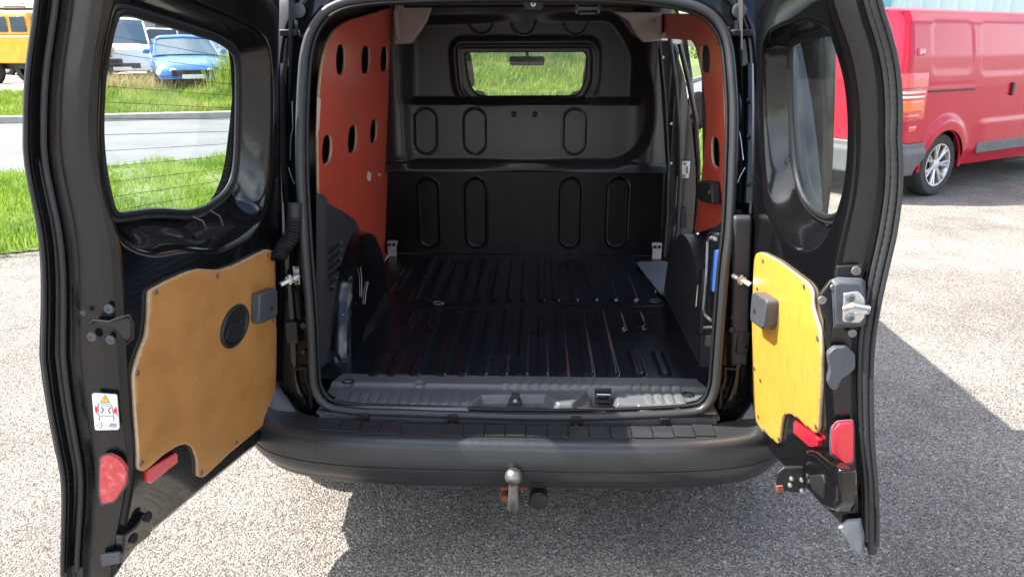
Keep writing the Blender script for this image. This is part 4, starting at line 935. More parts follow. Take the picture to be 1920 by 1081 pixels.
def ply_panel(D, root, pts, m, thick=.009, lift=.004, r=.012):
    P = rounded(D.T(pts, lift), r, 4); u0, v0 = P.min(0) - .005; u1, v1 = P.max(0) + .005
    o = relief('plywood_panel', u0, u1, v0, v1, .012, lambda U, V: D.pos(U, V, lift), m, root, lambda U, V: psdf(U, V, P), offs=False)
    o.data.materials.append(M['plyedge']); d = o.modifiers.new('solid', 'SOLIDIFY'); d.thickness = thick; d.offset = 0; d.material_offset_rim = 1; o['kind'] = ''
    del o['kind']; return o
def screws(D, root, pts, d=.009):
    for px, py in pts:
        a, h = D.inv(px, py, d); b = MB(); b.lathe(D.P(a, h, d), D.n, [(.0062, -.001), (.0062, .0015), (.003, .0028), (.003, .001), (.0005, .001)], 10); b.build('screw', 'worn', root, offs=False)
def slab(D, root, name, m, pts, d0, d1, bevel=.002, **k):
    P = D.T(pts, d1); b = MB(); b.loft([[D.P(a, h, d0) for a, h in P], [D.P(a, h, d1) for a, h in P]], True, True); return b.build(name, m, root, bevel=bevel, offs=False, **k)
def face(name, m, pts, Y, th, root, bevel=.0015, **k):
    """thin piece on a shut face, facing -y"""
    b = MB(); b.prism([on_y(a, c, Y) for a, c in pts], (0, th, 0)); return b.build(name, m, root, bevel=bevel, offs=False, **k)
def circ(cx, cy_, rx, ry, n=18): return [(cx + rx * math.cos(t), cy_ + ry * math.sin(t)) for t in np.linspace(0, 2 * math.pi, n + 1)[:-1]]
# ---------------- left door
DL = Door(-1, [(528, -120), (529, -20), (527, 100), (527, 200), (527, 400), (523, 480), (521, 600), (519, 700), (517, 800)],
          [(214, -140), (206, 0), (190, 80), (178, 150), (172, 250), (177, 300), (189, 350), (203, 400), (214, 450), (221, 513), (224, 560), (226, 620), (229, 702), (236, 780), (248, 869), (240, 930), (226, 1000), (216, 1060), (212, 1130)],
          2.12, 1.40, [(.4, .10), (.52, .115), (.75, .148), (.97, .156), (1.21, .130), (1.43, .110), (1.62, .116), (1.8, .12)])
FRp = [(250, 690), (222, 520)]
DL.press = []
dl = make_door(DL, 'left rear door swung open, wider one with brown plywood', [(525, 735), (512, 790), (486, 834), (440, 872), (389, 914), (340, 955), (278, 1008), (252, 1036), (232, 1064), (216, 1092)],
    [(207, 40), (188, 130), (183, 200), (184, 280), (191, 335), (204, 390), (216, 403), (240, 401), (270, 397), (300, 396), (330, 398), (355, 397), (385, 387), (418, 362), (434, 330), (440, 280), (442, 200), (441, 125), (432, 95), (402, 74), (360, 60), (320, 48), (270, 33), (225, 22)],
    [(213, -10), (186, 90), (178, 200), (179, 300), (196, 390), (216, 440), (238, 468), (290, 486), (350, 478), (410, 480), (470, 450), (497, 415), (508, 380), (513, 300), (514, 200), (511, 120), (498, 68), (450, 38), (380, 5), (300, -30), (240, -40)],
    .0055, .070)
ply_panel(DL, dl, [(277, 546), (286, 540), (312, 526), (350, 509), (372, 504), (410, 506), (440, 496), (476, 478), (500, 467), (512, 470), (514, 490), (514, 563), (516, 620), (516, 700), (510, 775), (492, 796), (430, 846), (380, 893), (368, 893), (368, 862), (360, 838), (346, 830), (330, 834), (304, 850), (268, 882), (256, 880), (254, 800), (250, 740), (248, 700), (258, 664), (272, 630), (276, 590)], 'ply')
screws(DL, dl, [(292, 547), (407, 516), (502, 477), (511, 601), (257, 699), (265, 867), (378, 885), (443, 829), (503, 765)])
# pull handle cup
c = DL.inv(440, 611, .01); hw = abs(DL.inv(465, 611, .01)[0] - c[0]); hh = abs(DL.inv(440, 573, .01)[1] - c[1])
def ell(k, kh=1, da=0, dh=0): return [(c[0] + da + hw * k * math.cos(t), c[1] + dh + hh * k * kh * math.sin(t)) for t in np.linspace(0, 2 * math.pi, 33)[:-1]]
b = MB(); b.loft([[DL.P(a, h, d) for a, h in ell(k)] for k, d in ((1.0, .007), (1.0, .013), (.93, .017), (.84, .016), (.80, .010))], True); hc = b.build('pull_handle', 'plastic', dl, offs=False, smooth=60)
b = MB(); r_ = [[DL.P(a, h, d) for a, h in ell(k, 1, 0, 0)] for k, d in ((.80, .010), (.60, .0085), (.30, .0082), (.02, .0081))]; b.loft(r_, True, True); b.build('handle_cup', 'black', dl, offs=False, smooth=80)
P_ = [(c[0] + hw * x, c[1] + hh * y) for x, y in ((.72, -.30), (.66, .05), (.30, .30), (-.10, .10), (-.30, .05), (-.62, .30), (-.72, -.20), (-.50, -.62), (0, -.80), (.45, -.66))]
b = MB(); b.loft([[DL.P(a, h, .009) for a, h in P_], [DL.P(a, h, .015) for a, h in P_]], True, True); b.build('handle_grip', 'plastic', dl, offs=False, bevel=.003)
slab(DL, dl, 'pull_block', 'greyp', [(488, 552), (516, 540), (521, 544), (521, 590), (516, 596), (490, 607), (486, 600)], .006, .034, .004)
p = DL.inv(510, 577, .035); b = MB(); b.lathe(DL.P(p[0], p[1], .034), DL.n, [(.007, 0), (.007, .001), (.003, .0015), (.0005, .001)], 12); b.build('block_screw', 'black', dl, offs=False)
slab(DL, dl, 'red_reflector', 'reflector', [(277, 884), (281, 878), (330, 848), (334, 851), (334, 866), (329, 870), (284, 906), (277, 902)], -.004, .008, .002)
# heater wires: printed lines on the pane
for (ya, yb) in ((66, 110), (97, 134), (130, 159), (161, 180), (191, 203), (222, 224), (253, 246), (283.5, 269), (314, 291), (342.5, 314), (371, 336), (397, 358)):
    xa = float(np.interp(ya, [66, 130, 250, 314, 397], [200, 189, 185, 189, 204])); xb = float(np.interp(yb, [110, 300, 336, 358], [442, 440, 434, 424]))
    A = DL.inv(xa, ya, -.073); B = DL.inv(xb, yb, -.073)
    b = MB(); b.tube([DL.P(A[0] + (B[0] - A[0]) * t, A[1] + (B[1] - A[1]) * t, -.0740) for t in np.linspace(0, 1, 8)], .0007, 4); b.build('heater_wire', 'black', dl, offs=False)
# two cable clips and the moulded cover below the pane
for x0, y0, x1, y1 in ((364, 406, 388, 434), (396, 394, 420, 428)):
    A = DL.inv(x0, y0, -.05); B = DL.inv((x0 + x1) / 2 + 4, (y0 + y1) / 2 - 6, -.035); C_ = DL.inv(x1, y1, -.03)
    b = MB(); b.tube([DL.P(*A, -.055), DL.P(*B, -.035), DL.P(*C_, -.030)], .0022, 6); b.build('cable_clip', 'greyp', dl, offs=False)
slab(DL, dl, 'wire_cover', 'rubber', [(368, 438), (400, 425), (450, 420), (462, 432), (440, 450), (395, 458), (372, 452)], -.05, -.025, .006)
# shut face
YS = 1.386
def sbolt(px, py, r=.0085, Y=YS, root=dl, m='worn'):
    p = on_y(px, py, Y); b = MB(); b.lathe((p.x, p.y + .004, p.z), (0, -1, 0), [(r * 1.15, 0), (r * 1.15, .0028), (r, .0040), (r * .4, .0040), (r * .35, .0025), (.0005, .0025)], 16); return b.build('shut_face_bolt', m, root, offs=False)
for q in ((203, 580), (171, 632), (206, 638)): sbolt(*q, m='greyp')
sbolt(155, 587, .005, m='greyp')
st = face('latch_slot', 'black', [(170, 602), (176, 600), (200, 602), (222, 598), (240, 596), (246, 604), (246, 630), (240, 640), (228, 630), (214, 614), (196, 612), (172, 608)], 1.384, .010, dl, bevel=.002)
b = MB(); b.tube([on_y(a, c_, 1.381) for a, c_ in ((169, 606), (176, 599), (205, 602), (226, 594), (243, 590), (249, 604), (249, 634), (239, 644))], .0026, 8); b.build('slot_rim', 'paint', dl, offs=False)
# warning sticker
stk = face('warning_sticker', 'white', rounded([(172, 737), (218, 740), (223, 805), (178, 806)], 4, 3), 1.3855, .004, dl, bevel=0)
def prt(m, pts, k=0): 
    b = MB(); b.add([on_y(a, c_, 1.3850 - .0003 * k) for a, c_ in pts], [tuple(range(len(pts)))]); return b.build('sticker_print', m, dl, smooth=0, offs=False)
def prl(m, pts, r=.0011, closed=False): b = MB(); b.tube([on_y(a, c_, 1.3848) for a, c_ in pts], r, 5, closed=closed); return b.build('sticker_print', m, dl, offs=False)
prt('black', [(197, 739), (206, 754), (188, 753)]); prt('yellow', [(197, 741), (204, 753), (190, 752)], 1); prl('black', [(197, 745), (197, 749.5)], .0008); prl('black', [(197, 751), (197, 751.5)], .0008)
prl('greyprint', [(184, 757), (186, 755), (206, 757), (209, 759), (213, 778), (212, 780), (186, 779), (184, 776)], .0012, True); prl('greyprint', [(186, 779), (186, 788)], .0012); prl('greyprint', [(213, 780), (213, 789)], .0012)
prl('black', [(190, 762), (194, 768), (190, 774)], .0010); prl('black', [(207, 763), (203, 769), (207, 775)], .0010); prl('greyprint', [(190, 759), (205, 761)], .0008)
prt('redprint', [(178, 763), (183, 761), (183, 772), (178, 771)]); prt('redprint', [(213, 766), (219, 764), (219, 775), (214, 774)]); prl('redprint', [(178, 758), (181, 776)], .0006); prl('redprint', [(216, 761), (220, 779)], .0006)
prl('greyprint', [(181, 797), (190, 790), (190, 803)], .0010, True); prt('greyprint', [(202, 799), (208, 792), (221, 794), (216, 801)]); prl('greyprint', [(192, 797), (200, 797)], .0008)
face('scuffed_reflector', 'grime', rounded([(188, 858), (204, 853), (222, 862), (236, 880), (236, 906), (214, 939), (190, 944), (186, 920)], 5, 3), 1.380, .012, dl, bevel=.003)
face('reflector_surround', 'greyp', rounded([(185, 855), (204, 850), (224, 859), (239, 879), (239, 908), (216, 942), (188, 948), (183, 922)], 5, 3), 1.386, .008, dl, bevel=.002)
# lower lock gear on the left door
slab(DL, dl, 'lower_latch', 'paint', [(232, 1004), (256, 986), (274, 961), (284, 963), (288, 990), (282, 1004), (258, 1022), (232, 1044)], -.008, .014, .004)
for q in ((277, 968), (250, 1008)):
    p = DL.inv(*q, .015); b = MB(); b.lathe(DL.P(p[0], p[1], .013), DL.n, [(.012, 0), (.012, .006), (.006, .008), (.0005, .006)], 14); b.build('latch_bolt', 'black', dl, offs=False)
face('latch_bracket', 'greyp', [(186, 1040), (224, 1036), (226, 1056), (190, 1062)], 1.384, .010, dl, bevel=.003)
# ---------------- right door
DR = Door(1, [(1408, -120), (1411, 0), (1415, 100), (1415, 150), (1413, 250), (1408, 350), (1405, 420), (1402, 500), (1401, 620), (1403, 730), (1410, 830)],
          [(1535, -140), (1548, 0), (1563, 40), (1580, 75), (1594, 130), (1602, 190), (1605, 250), (1603, 310), (1597, 370), (1582, 430), (1568, 500), (1556, 560), (1548, 620), (1549, 690), (1553, 760), (1559, 830), (1566, 880), (1570, 950), (1572, 1020)],
          2.12, 1.52, [(.4, .075), (.75, .080), (1.0, .090), (1.2, .090), (1.4, .070), (1.6, .085), (1.8, .09)])
DR.press = []
dr = make_door(DR, 'right rear door swung open, narrow one with sunlit yellow plywood', [(1405, 735), (1412, 790), (1424, 822), (1441, 848), (1463, 872), (1492, 902), (1519, 928), (1546, 958), (1562, 972)],
    [(1487, 92), (1486, 150), (1488, 220), (1493, 290), (1499, 335), (1512, 372), (1536, 398), (1566, 408), (1592, 385), (1606, 330), (1612, 250), (1602, 160), (1582, 90), (1566, 62), (1530, 68), (1500, 76)],
    [(1426, 105), (1424, 200), (1427, 300), (1430, 370), (1440, 415), (1463, 452), (1490, 478), (1512, 481), (1538, 466), (1560, 428), (1580, 370), (1590, 300), (1592, 220), (1585, 150), (1568, 90), (1550, 40), (1528, 26), (1470, 46), (1438, 66)],
    .0055, .060)
ply_panel(DR, dr, [(1417, 490), (1420, 476), (1428, 472), (1460, 488), (1496, 515), (1516, 530), (1525, 545), (1527, 580), (1540, 622), (1543, 660), (1542, 720), (1538, 806), (1532, 812), (1520, 802), (1499, 783), (1484, 774), (1472, 777), (1468, 792), (1464, 828), (1460, 831), (1440, 812), (1424, 797), (1417, 780), (1414, 700), (1413, 600)], 'ply_sun')
screws(DR, dr, [(1431, 489), (1508, 537), (1533, 634), (1530, 799), (1460, 822), (1422, 780), (1415, 690), (1426, 712), (1420, 540)])
slab(DR, dr, 'pull_block', 'greyp', [(1409, 551), (1414, 547), (1436, 562), (1437, 570), (1433, 612), (1427, 617), (1407, 602), (1406, 590)], .006, .040, .004)
p = DR.inv(1414, 582, .041); b = MB(); b.lathe(DR.P(p[0], p[1], .040), DR.n, [(.007, 0), (.007, .001), (.003, .0015), (.0005, .001)], 12); b.build('block_screw', 'black', dr, offs=False)
slab(DR, dr, 'red_reflector', 'reflector', [(1487, 791), (1490, 788), (1530, 818), (1533, 824), (1533, 836), (1518, 838), (1487, 811)], -.004, .010, .002)
YR = 1.502
def rface(name, m, pts, Y=YR, th=.01, **k): return face(name, m, pts, Y, th, dr, **k)
rface('latch_top_plate', 'plastic', [(1570, 500), (1617, 497), (1616, 530), (1568, 530)], 1.500, .01)
rface('latch_flange', 'plastic', [(1537, 554), (1560, 524), (1566, 614), (1552, 606), (1539, 574)], 1.488, .012, bevel=.003)
b = MB(); q0 = [(1558, 524), (1571, 519), (1614, 521), (1623, 527), (1625, 604), (1618, 612), (1563, 615)]; q1 = [(1566, 536), (1575, 531), (1611, 533), (1617, 538), (1618, 600), (1612, 606), (1568, 608)]
b.loft([[on_y(u, v, 1.50) for u, v in q0], [on_y(u, v, 1.482) for u, v in q0], [on_y(u, v, 1.470) for u, v in q1]], True, True); lt = b.build('door_latch', 'greyp', dr, offs=False, bevel=.002)
b = MB(); b.prism([on_y(a, c_, 1.466) for a, c_ in rounded([(1582, 550), (1610, 546), (1622, 560), (1622, 595), (1612, 606), (1580, 604)], 4, 3)], (0, .006, 0)); b.build('latch_face_plate', 'steel', dr, offs=False, bevel=.002)
for q in ((1595, 558), (1594, 595)):
    p = on_y(*q, 1.465); b = MB(); b.lathe((p.x, p.y + .002, p.z), (0, -1, 0), [(.0095, 0), (.0095, .003), (.006, .005), (.0045, .005), (.004, .002), (.0005, .002)], 14); b.build('latch_screw', 'worn', dr, offs=False)
b = MB(); p0 = on_y(1583, 578, 1.458); p1 = on_y(1600, 572, 1.442); p2 = on_y(1628, 577, 1.456); p3 = on_y(1627, 584, 1.464); b.tube([p0, p1, p2, p3, on_y(1600, 586, 1.468)], .0058, 8); b.build('striker_pin', 'steel', dr, offs=False)
for q, r_ in (((1606, 508), .009), ((1599, 625), .008), ((1542, 563), .008), ((1562, 539), .005)): sbolt(*q, r_, 1.494 if q[1] in (508, 625) else 1.476, dr, 'worn')
rface('rubber_buffer', 'greyp', rounded([(1553, 664), (1566, 652), (1592, 652), (1604, 664), (1604, 690), (1592, 702), (1578, 710), (1570, 730), (1560, 732), (1553, 715), (1558, 694)], 5, 3), 1.490, .016, bevel=.006)
rface('red_reflector', 'reflector', rounded([(1563, 806), (1573, 794), (1600, 791), (1602, 800), (1602, 862), (1597, 869), (1582, 869), (1562, 852), (1561, 830)], 4, 3), 1.488, .014, bevel=.003)
rface('reflector_surround', 'greyp', rounded([(1559, 804), (1571, 791), (1602, 788), (1604, 800), (1604, 864), (1598, 872), (1581, 872), (1558, 855), (1557, 830)], 4, 3), 1.496, .010, bevel=.002)
rface('lower_shut_cover', 'plastic', [(1572, 886), (1604, 892), (1608, 962), (1576, 966)], 1.498, .012, bevel=.004)
# lower lock with its swinging bracket
lk = slab(DR, dr, 'lower_lock_housing', 'paint', [(1508, 842), (1524, 846), (1548, 866), (1570, 880), (1572, 940), (1564, 958), (1542, 952), (1516, 922), (1508, 900)], -.01, .034, .010)
slab(DR, dr, 'lock_cap', 'plastic', [(1516, 890), (1540, 888), (1545, 904), (1542, 935), (1520, 915)], .03, .040, .004)
b = MB(); b.prism([on_y(a, c_, 1.66) for a, c_ in ((1456, 888), (1470, 876), (1508, 876), (1511, 920), (1497, 924), (1470, 921), (1456, 912))], (0, .012, 0)); br = b.build('lock_bracket', 'plastic', dr, offs=False, bevel=.003)
b = MB(); b.prism([on_y(a, c_, 1.655) for a, c_ in ((1457, 912), (1468, 910), (1470, 922), (1459, 924))], (0, .02, 0)); b.build('bracket_tip', 'rust', dr, offs=False)
for q in ((1484, 896), (1481, 908), (1503, 898), (1503, 918)):
    p = on_y(*q, 1.657); b = MB(); b.lathe(p, (0, -1, 0), [(.006, -.002), (.006, .003), (.003, .005), (.0005, .005)], 10); b.build('bracket_rivet', 'steel', dr, offs=False)
b = MB(); o1 = [(1570, 988), (1588, 972), (1614, 970), (1621, 1001), (1621, 1051), (1601, 1030)]; o2 = [(1576, 990), (1590, 978), (1610, 977), (1614, 1000), (1614, 1040), (1602, 1024)]
b.loft([[on_y(u, v, 1.54) for u, v in o1], [on_y(u, v, 1.49) for u, v in o1], [on_y(u, v, 1.482) for u, v in o2]], True, True); b.build('lower_corner_cover', 'pale_plastic', dr, offs=False, bevel=.002)
b = MB(); b.prism([on_y(u, v, 1.50) for u, v in ((1616, 972), (1630, 975), (1640, 1028), (1624, 1026))], (0, .03, 0)); b.build('corner_gusset', 'plastic', dr, offs=False, bevel=.002)
# ribbed bulb seal down the free edge of the right door
fh = np.linspace(DR.poly[:, 1].min() + .02, 1.72, 150); rad = [.011 if i % 2 else .0095 for i in range(150)]
b = MB(); b.tube([DR.P(DR.W + .030, h, -.84 * float(DR.TH(h))) for h in fh], rad, 10); b.build('ribbed_seal', 'seal', dr, offs=False, smooth=60)

# fine curved scratches in the varnish of the brown board
M['scratch'] = mat('scratched_varnish', (.52, .28, .10), .6, bump=(90, .2))
b = MB(); rs = random.Random(5)
for k in range(18):
    ox, oy = rs.uniform(290, 500), rs.uniform(600, 800); L_ = rs.uniform(8, 26); an = rs.uniform(0, 6.28); cv = rs.uniform(-.5, .5)
    pts = [(ox + math.cos(an + cv * t) * L_ * t, oy + math.sin(an + cv * t) * L_ * t) for t in np.linspace(0, 1, 6)]
    if all(262 < p[0] < 508 and p[1] < 815 for p in pts): b.tube([DL.P(*DL.inv(p[0], p[1], .009),   .0087) for p in pts], .0004, 4)
tag(b.build('scratches', 'scratch', dl, offs=False), kind='stuff')
# ================================================================== RED VAN
M['red'] = mat('red_paint', (.40, .003, .022), .28, coat=.3, coatr=.03, spec=.2, bump=(2.0, .16), bdist=.012, var=(2, (.44, .004, .028), .4, .7))
M['redglass'] = mat('red_lens', (.60, .02, .02), .12, coat=1, bump=(120, .4), bdist=.003, var=(30, (.45, .01, .01), .4, .7))
M['orange'] = mat('orange_lens', (.78, .12, .015), .12, coat=1, bump=(120, .4), bdist=.003)
M['clear'] = mat('clear_lens', (.80, .74, .70), .12, coat=1, bump=(120, .4), bdist=.003)
M['alloy'] = mat('silver_rim', (.62, .61, .60), .35, metal=.8, rvar=(20, .5), var=(14, (.45, .43, .40), .5, .75))
M['rbump'] = mat('grey_bumper_plastic', (.075, .078, .082), .5, bump=(400, .3), var=(5, (.10, .10, .105), .4, .7))
f2 = Vector((.826, .563, 0)).normalized(); rgt = Vector((.563, -.826, 0)).normalized()
RV0 = Vector((3.60, 7.67, 0)) - rgt * .96
ang = math.atan2(f2.y, f2.x)         # local +x forward, +y left
RV = empty('red_van', tuple(RV0), ang, label='red panel van with black bumper parked beside the metal shed', cat='van')
def rvo(o): return o
HW = .96; LEN = 4.96
def rv_w(z): return np.interp(z, [.2, .5, .85, 1.1, 1.45, 1.75, 1.86], [.93, .955, .96, .955, .925, .86, .80])
def rv_path(t):
    """t metres along the rear and right side: t<0 rear face (from centre), t>0 side; returns (x, y_unit) with rounded corner"""
    r = .13; L0 = HW - r; arc = r * math.pi / 2
    t = np.asarray(t, float)
    x = np.where(t < -arc, 0.0, np.where(t < 0, r - r * np.cos((t + arc) / r), t + r)); y = np.where(t < -arc, t + arc + L0, np.where(t < 0, L0 + r * np.sin((t + arc) / r), HW))
    return x, y
def groove(d, w=.006, dp=.006): return -dp * sstep(w, 0, np.abs(d))
def rv_pos(sg):
    def f(U, V):
        x, y = rv_path(U); k = rv_w(V) / HW; y = y * k
        n = sstep(-.2, 0, U)
        o = 0 * U
        o = o + groove(U - 1.15) * (V > .45) + groove(U - 2.25) * (V > .45)
        o = o - .020 * sstep(.008, 0, np.abs(V - 1.10)) * ((U > .28) & (U < 1.15)) + groove(V - 1.16, .005, .005) * ((U > .28) & (U < 1.15))
        o = o - .006 * sstep(.025, -.025, rbox(U, V, .70, 1.52, .38, .24, .09)) - .006 * sstep(.025, -.025, rbox(U, V, 1.72, 1.50, .48, .25, .09))
        o = o + .035 * sstep(.10, .0, np.hypot(U - .72, V - .36) - .42) * sstep(.2, .45, U) * sstep(1.1, .8, V)
        o = o + .018 * sstep(.80, .72, V) * sstep(1.2, 1.5, U) - .035 * sstep(.48, .30, V)
        o = o + np.where(U < -.15, groove(U + .15 + .16, .006, .006), 0)
        x = x + .05 * sstep(1.15, 1.85, V) * (1 - sstep(-.2, .1, U)) - o * (1 - n)
        x = x - 0
        # nose: narrow and slope
        y = y + o * n - .25 * sstep(3.9, 4.96, x)
        return x, -sg * -1 * y * -1 if False else (-y if sg > 0 else y), V
    return f
def rv_keep(U, V):
    k = np.hypot(U + .13 - .85, V - .33) - .375; k = np.minimum(k, np.hypot(U + .13 - 4.13, V - .33) - .375)
    k = np.minimum(k, (1.86 - .95 * np.clip((U - 3.3) / 1.5, 0, 1) ** 1.4) - V)
    k = np.minimum(k, rbox(U, V, 2.95, 1.42, .42, .22, .08)) ; return k
L0 = HW - .13; arc = .13 * math.pi / 2
body = relief('body_side', -arc - L0, 4.8, .30, 1.86, .022, rv_pos(1), 'red', RV, rv_keep, smooth=50, offs=False)
relief('body_side', -arc - L0, 4.8, .30, 1.86, .04, rv_pos(-1), 'red', RV, rv_keep, smooth=50, offs=False, flip=True)
def rroof(U, V):
    u = np.abs(V); xr = U
    z = 1.86 + .045 * (1 - (u / .80) ** 4) - .95 * np.clip((U - 3.43) / 1.5, 0, 1) ** 1.4 + .006 * np.sin(V * 40) * (u < .6) * (U < 3)
    return U + .05, V * np.where(U < .06, .97, 1) * (1 - .0 * U), z - .02 * sstep(.06, 0, U)
relief('roof', .0, 4.88, -.802, .802, .05, rroof, 'red', RV, offs=False)
def lb_(name, m, pts, z=None, **k): pass
def rbx(name, m, c, d, bevel=.01, parent=None, rot=None, **k): b = MB(); b.box(c, d, rot); return b.build(name, m, parent or RV, bevel=bevel, offs=False, **k)
# rear bumper wraps the corner
def rbp(U, V): x, y = rv_path(U); o = .03 + .02 * sstep(.56, .50, V) ; k = rv_w(V) / HW; n = sstep(-.2, 0, U); return x - o * (1 - n), -(y * k + o * n), V
o = relief('rear_bumper', -arc - L0, .33, .28, .60, .02, rbp, 'rbump', RV, lambda U, V: np.minimum(np.minimum(.60 - V, V - .28), .33 - U - .25 * np.clip((.45 - V) / .2, -1, .6)) * (1), smooth=50, offs=False, solid=-.03)
relief('rear_bumper_left', -arc - L0, .33, .28, .60, .04, lambda U, V: (rbp(U, V)[0], -rbp(U, V)[1], V), 'rbump', RV, offs=False, flip=True).name = 'rear_bumper'
# tail lamp, right: stacked lenses wrapping the corner
def lens(name, m, u0, u1, z0, z1, o0=.012):
    P = rounded([(u0, z0), (u1, z0 + .01), (u1, z1), (u0 + .01, z1)], .015, 3)
    def f(U, V): x, y = rv_path(U); k = rv_w(V) / HW; n = sstep(-.2, 0, U); e = sstep(0, .015, psdf(U, V, P)) * o0; return x + .05 * sstep(1.15, 1.85, V) * (1 - sstep(-.2, .1, U)) - (e + .002) * (1 - n), -(y * k + (e + .002) * n), V
    return relief(name, u0, u1, z0, z1, .008, f, m, RV, lambda U, V: psdf(U, V, P), smooth=50, offs=False)
lens('tail_lamp', 'redglass', -.22, .25, 1.12, 1.27, .02); lens('tail_lamp', 'clear', -.22, .23, 1.078, 1.115, .02); lens('tail_lamp', 'clear', -.22, .23, 1.035, 1.070, .02); lens('tail_lamp', 'orange', -.22, .21, .90, 1.028, .02); lens('tail_lamp', 'redglass', -.20, .17, .835, .895)
lens('lamp_housing', 'redglass', -.23, .262, .82, 1.285, .006); lens('side_reflector', 'redglass', .02, .16, .70, .775, .008); lens('lamp_marker', 'redglass', .04, .18, 1.44, 1.52, .015)
b = MB(); b.tube([(.42 + t, -.968 * 1.0 + .004, 1.10) for t in np.linspace(0, .84, 6)], .008, 6); b.build('door_rail', 'black', RV, offs=False)
rbx('side_moulding', 'rbump', (2.45, -.965, .47), (1.9, .03, .12), rot=Matrix.Rotation(0, 3, 'Z')); rbx('door_handle', 'black', (2.05, -.965, 1.08), (.05, .03, .14), .01); rbx('rear_handle', 'black', (-.02, -.05, .98), (.03, .16, .05), .01)
rbx('door_handle', 'black', (2.55, -.965, 1.08), (.16, .04, .04), .012)
rbx('roof_beacon_plate', 'black', (.35, .05, 1.935), (.26, .55, .05), .02); rbx('high_brake_lamp', 'redglass', (.03, 0, 1.83), (.04, .3, .04), .008)
rbx('floor_pan', 'black', (2.4, 0, .38), (4.6, 1.7, .10), .02); rbx('wheel_housing', 'black', (.85, 0, .50), (1.0, 1.60, .60), .02); rbx('wheel_housing', 'black', (4.13, 0, .50), (.9, 1.60, .5), .02)
for (x, sg) in ((.85, -1), (.85, 1), (4.13, -1), (4.13, 1)):
    e = bpy.data.objects.new('wheel', None); COL.objects.link(e); e.parent = RV
    wheel(e, x, sg * .83, .335, .335, .215, 1, 'alloy', 7, axis=(0, sg, 0))
    b = MB(); b.tube([(x - .385 * math.cos(a), sg * .945, .33 + .385 * math.sin(a)) for a in np.linspace(-.1, math.pi + .1, 24)], .016, 6); b.build('wheel_arch_lip', 'red' if 1 else '', RV, offs=False)
b = MB(); b.add([(2.62, -.945, 1.22), (3.32, -.945, 1.22), (3.20, -.90, 1.60), (2.62, -.90, 1.62)], [(0, 1, 2, 3)]); b.build('side_window', 'cglass', RV, smooth=0, offs=False)
b = MB(); b.add([(2.62, .945, 1.22), (3.32, .945, 1.22), (3.20, .90, 1.60), (2.62, .90, 1.62)], [(0, 1, 2, 3)]); b.build('side_window', 'cglass', RV, smooth=0, offs=False)
# ================================================================== METAL SHED behind the red van
SH = empty('metal_shed', (12.0, 24.0, 0), 0, label='pale corrugated metal shed behind the red van', cat='shed')
M['shed'] = mat('pale_blue_cladding', (.44, .52, .56), .5, bump=(3, .1), var=(.6, (.55, .62, .65), .35, .7)); M['teal'] = mat('teal_trim', (.12, .34, .36), .5, bump=(5, .1))
sh0 = on_y(1648, 40, 21.0); 
i = 0
x = 8.6
while x < 22.0:
    b = MB(); yy = 20.0; b.add([(x, yy, 0), (x + .30, yy, 0), (x + .30, yy, 5.2), (x, yy, 5.2), (x + .30, yy, 0), (x + .34, yy - .035, 0), (x + .34, yy - .035, 5.2), (x + .30, yy, 5.2), (x + .34, yy - .035, 0), (x + .38, yy - .035, 0), (x + .38, yy - .035, 5.2), (x + .34, yy - .035, 5.2), (x + .38, yy - .035, 0), (x + .42, yy, 0), (x + .42, yy, 5.2), (x + .38, yy - .035, 5.2)],
                       [(0, 1, 2, 3), (4, 5, 6, 7), (8, 9, 10, 11), (12, 13, 14, 15)])
    b.build('cladding_panel', 'shed', SH, smooth=0); x += .42
b = MB(); b.box((8.5, 20.0, 2.6), (.22, .2, 5.25)); b.build('corner_trim', 'teal', SH, bevel=.02)
b = MB(); b.box((15.3, 23.0, 5.3), (14.0, 6.4, .2)); b.build('roof', 'teal', SH)
b = MB(); b.box((15.3, 23.1, 2.6), (13.4, 5.8, 5.2)); b.build('wall', 'shed', SH)
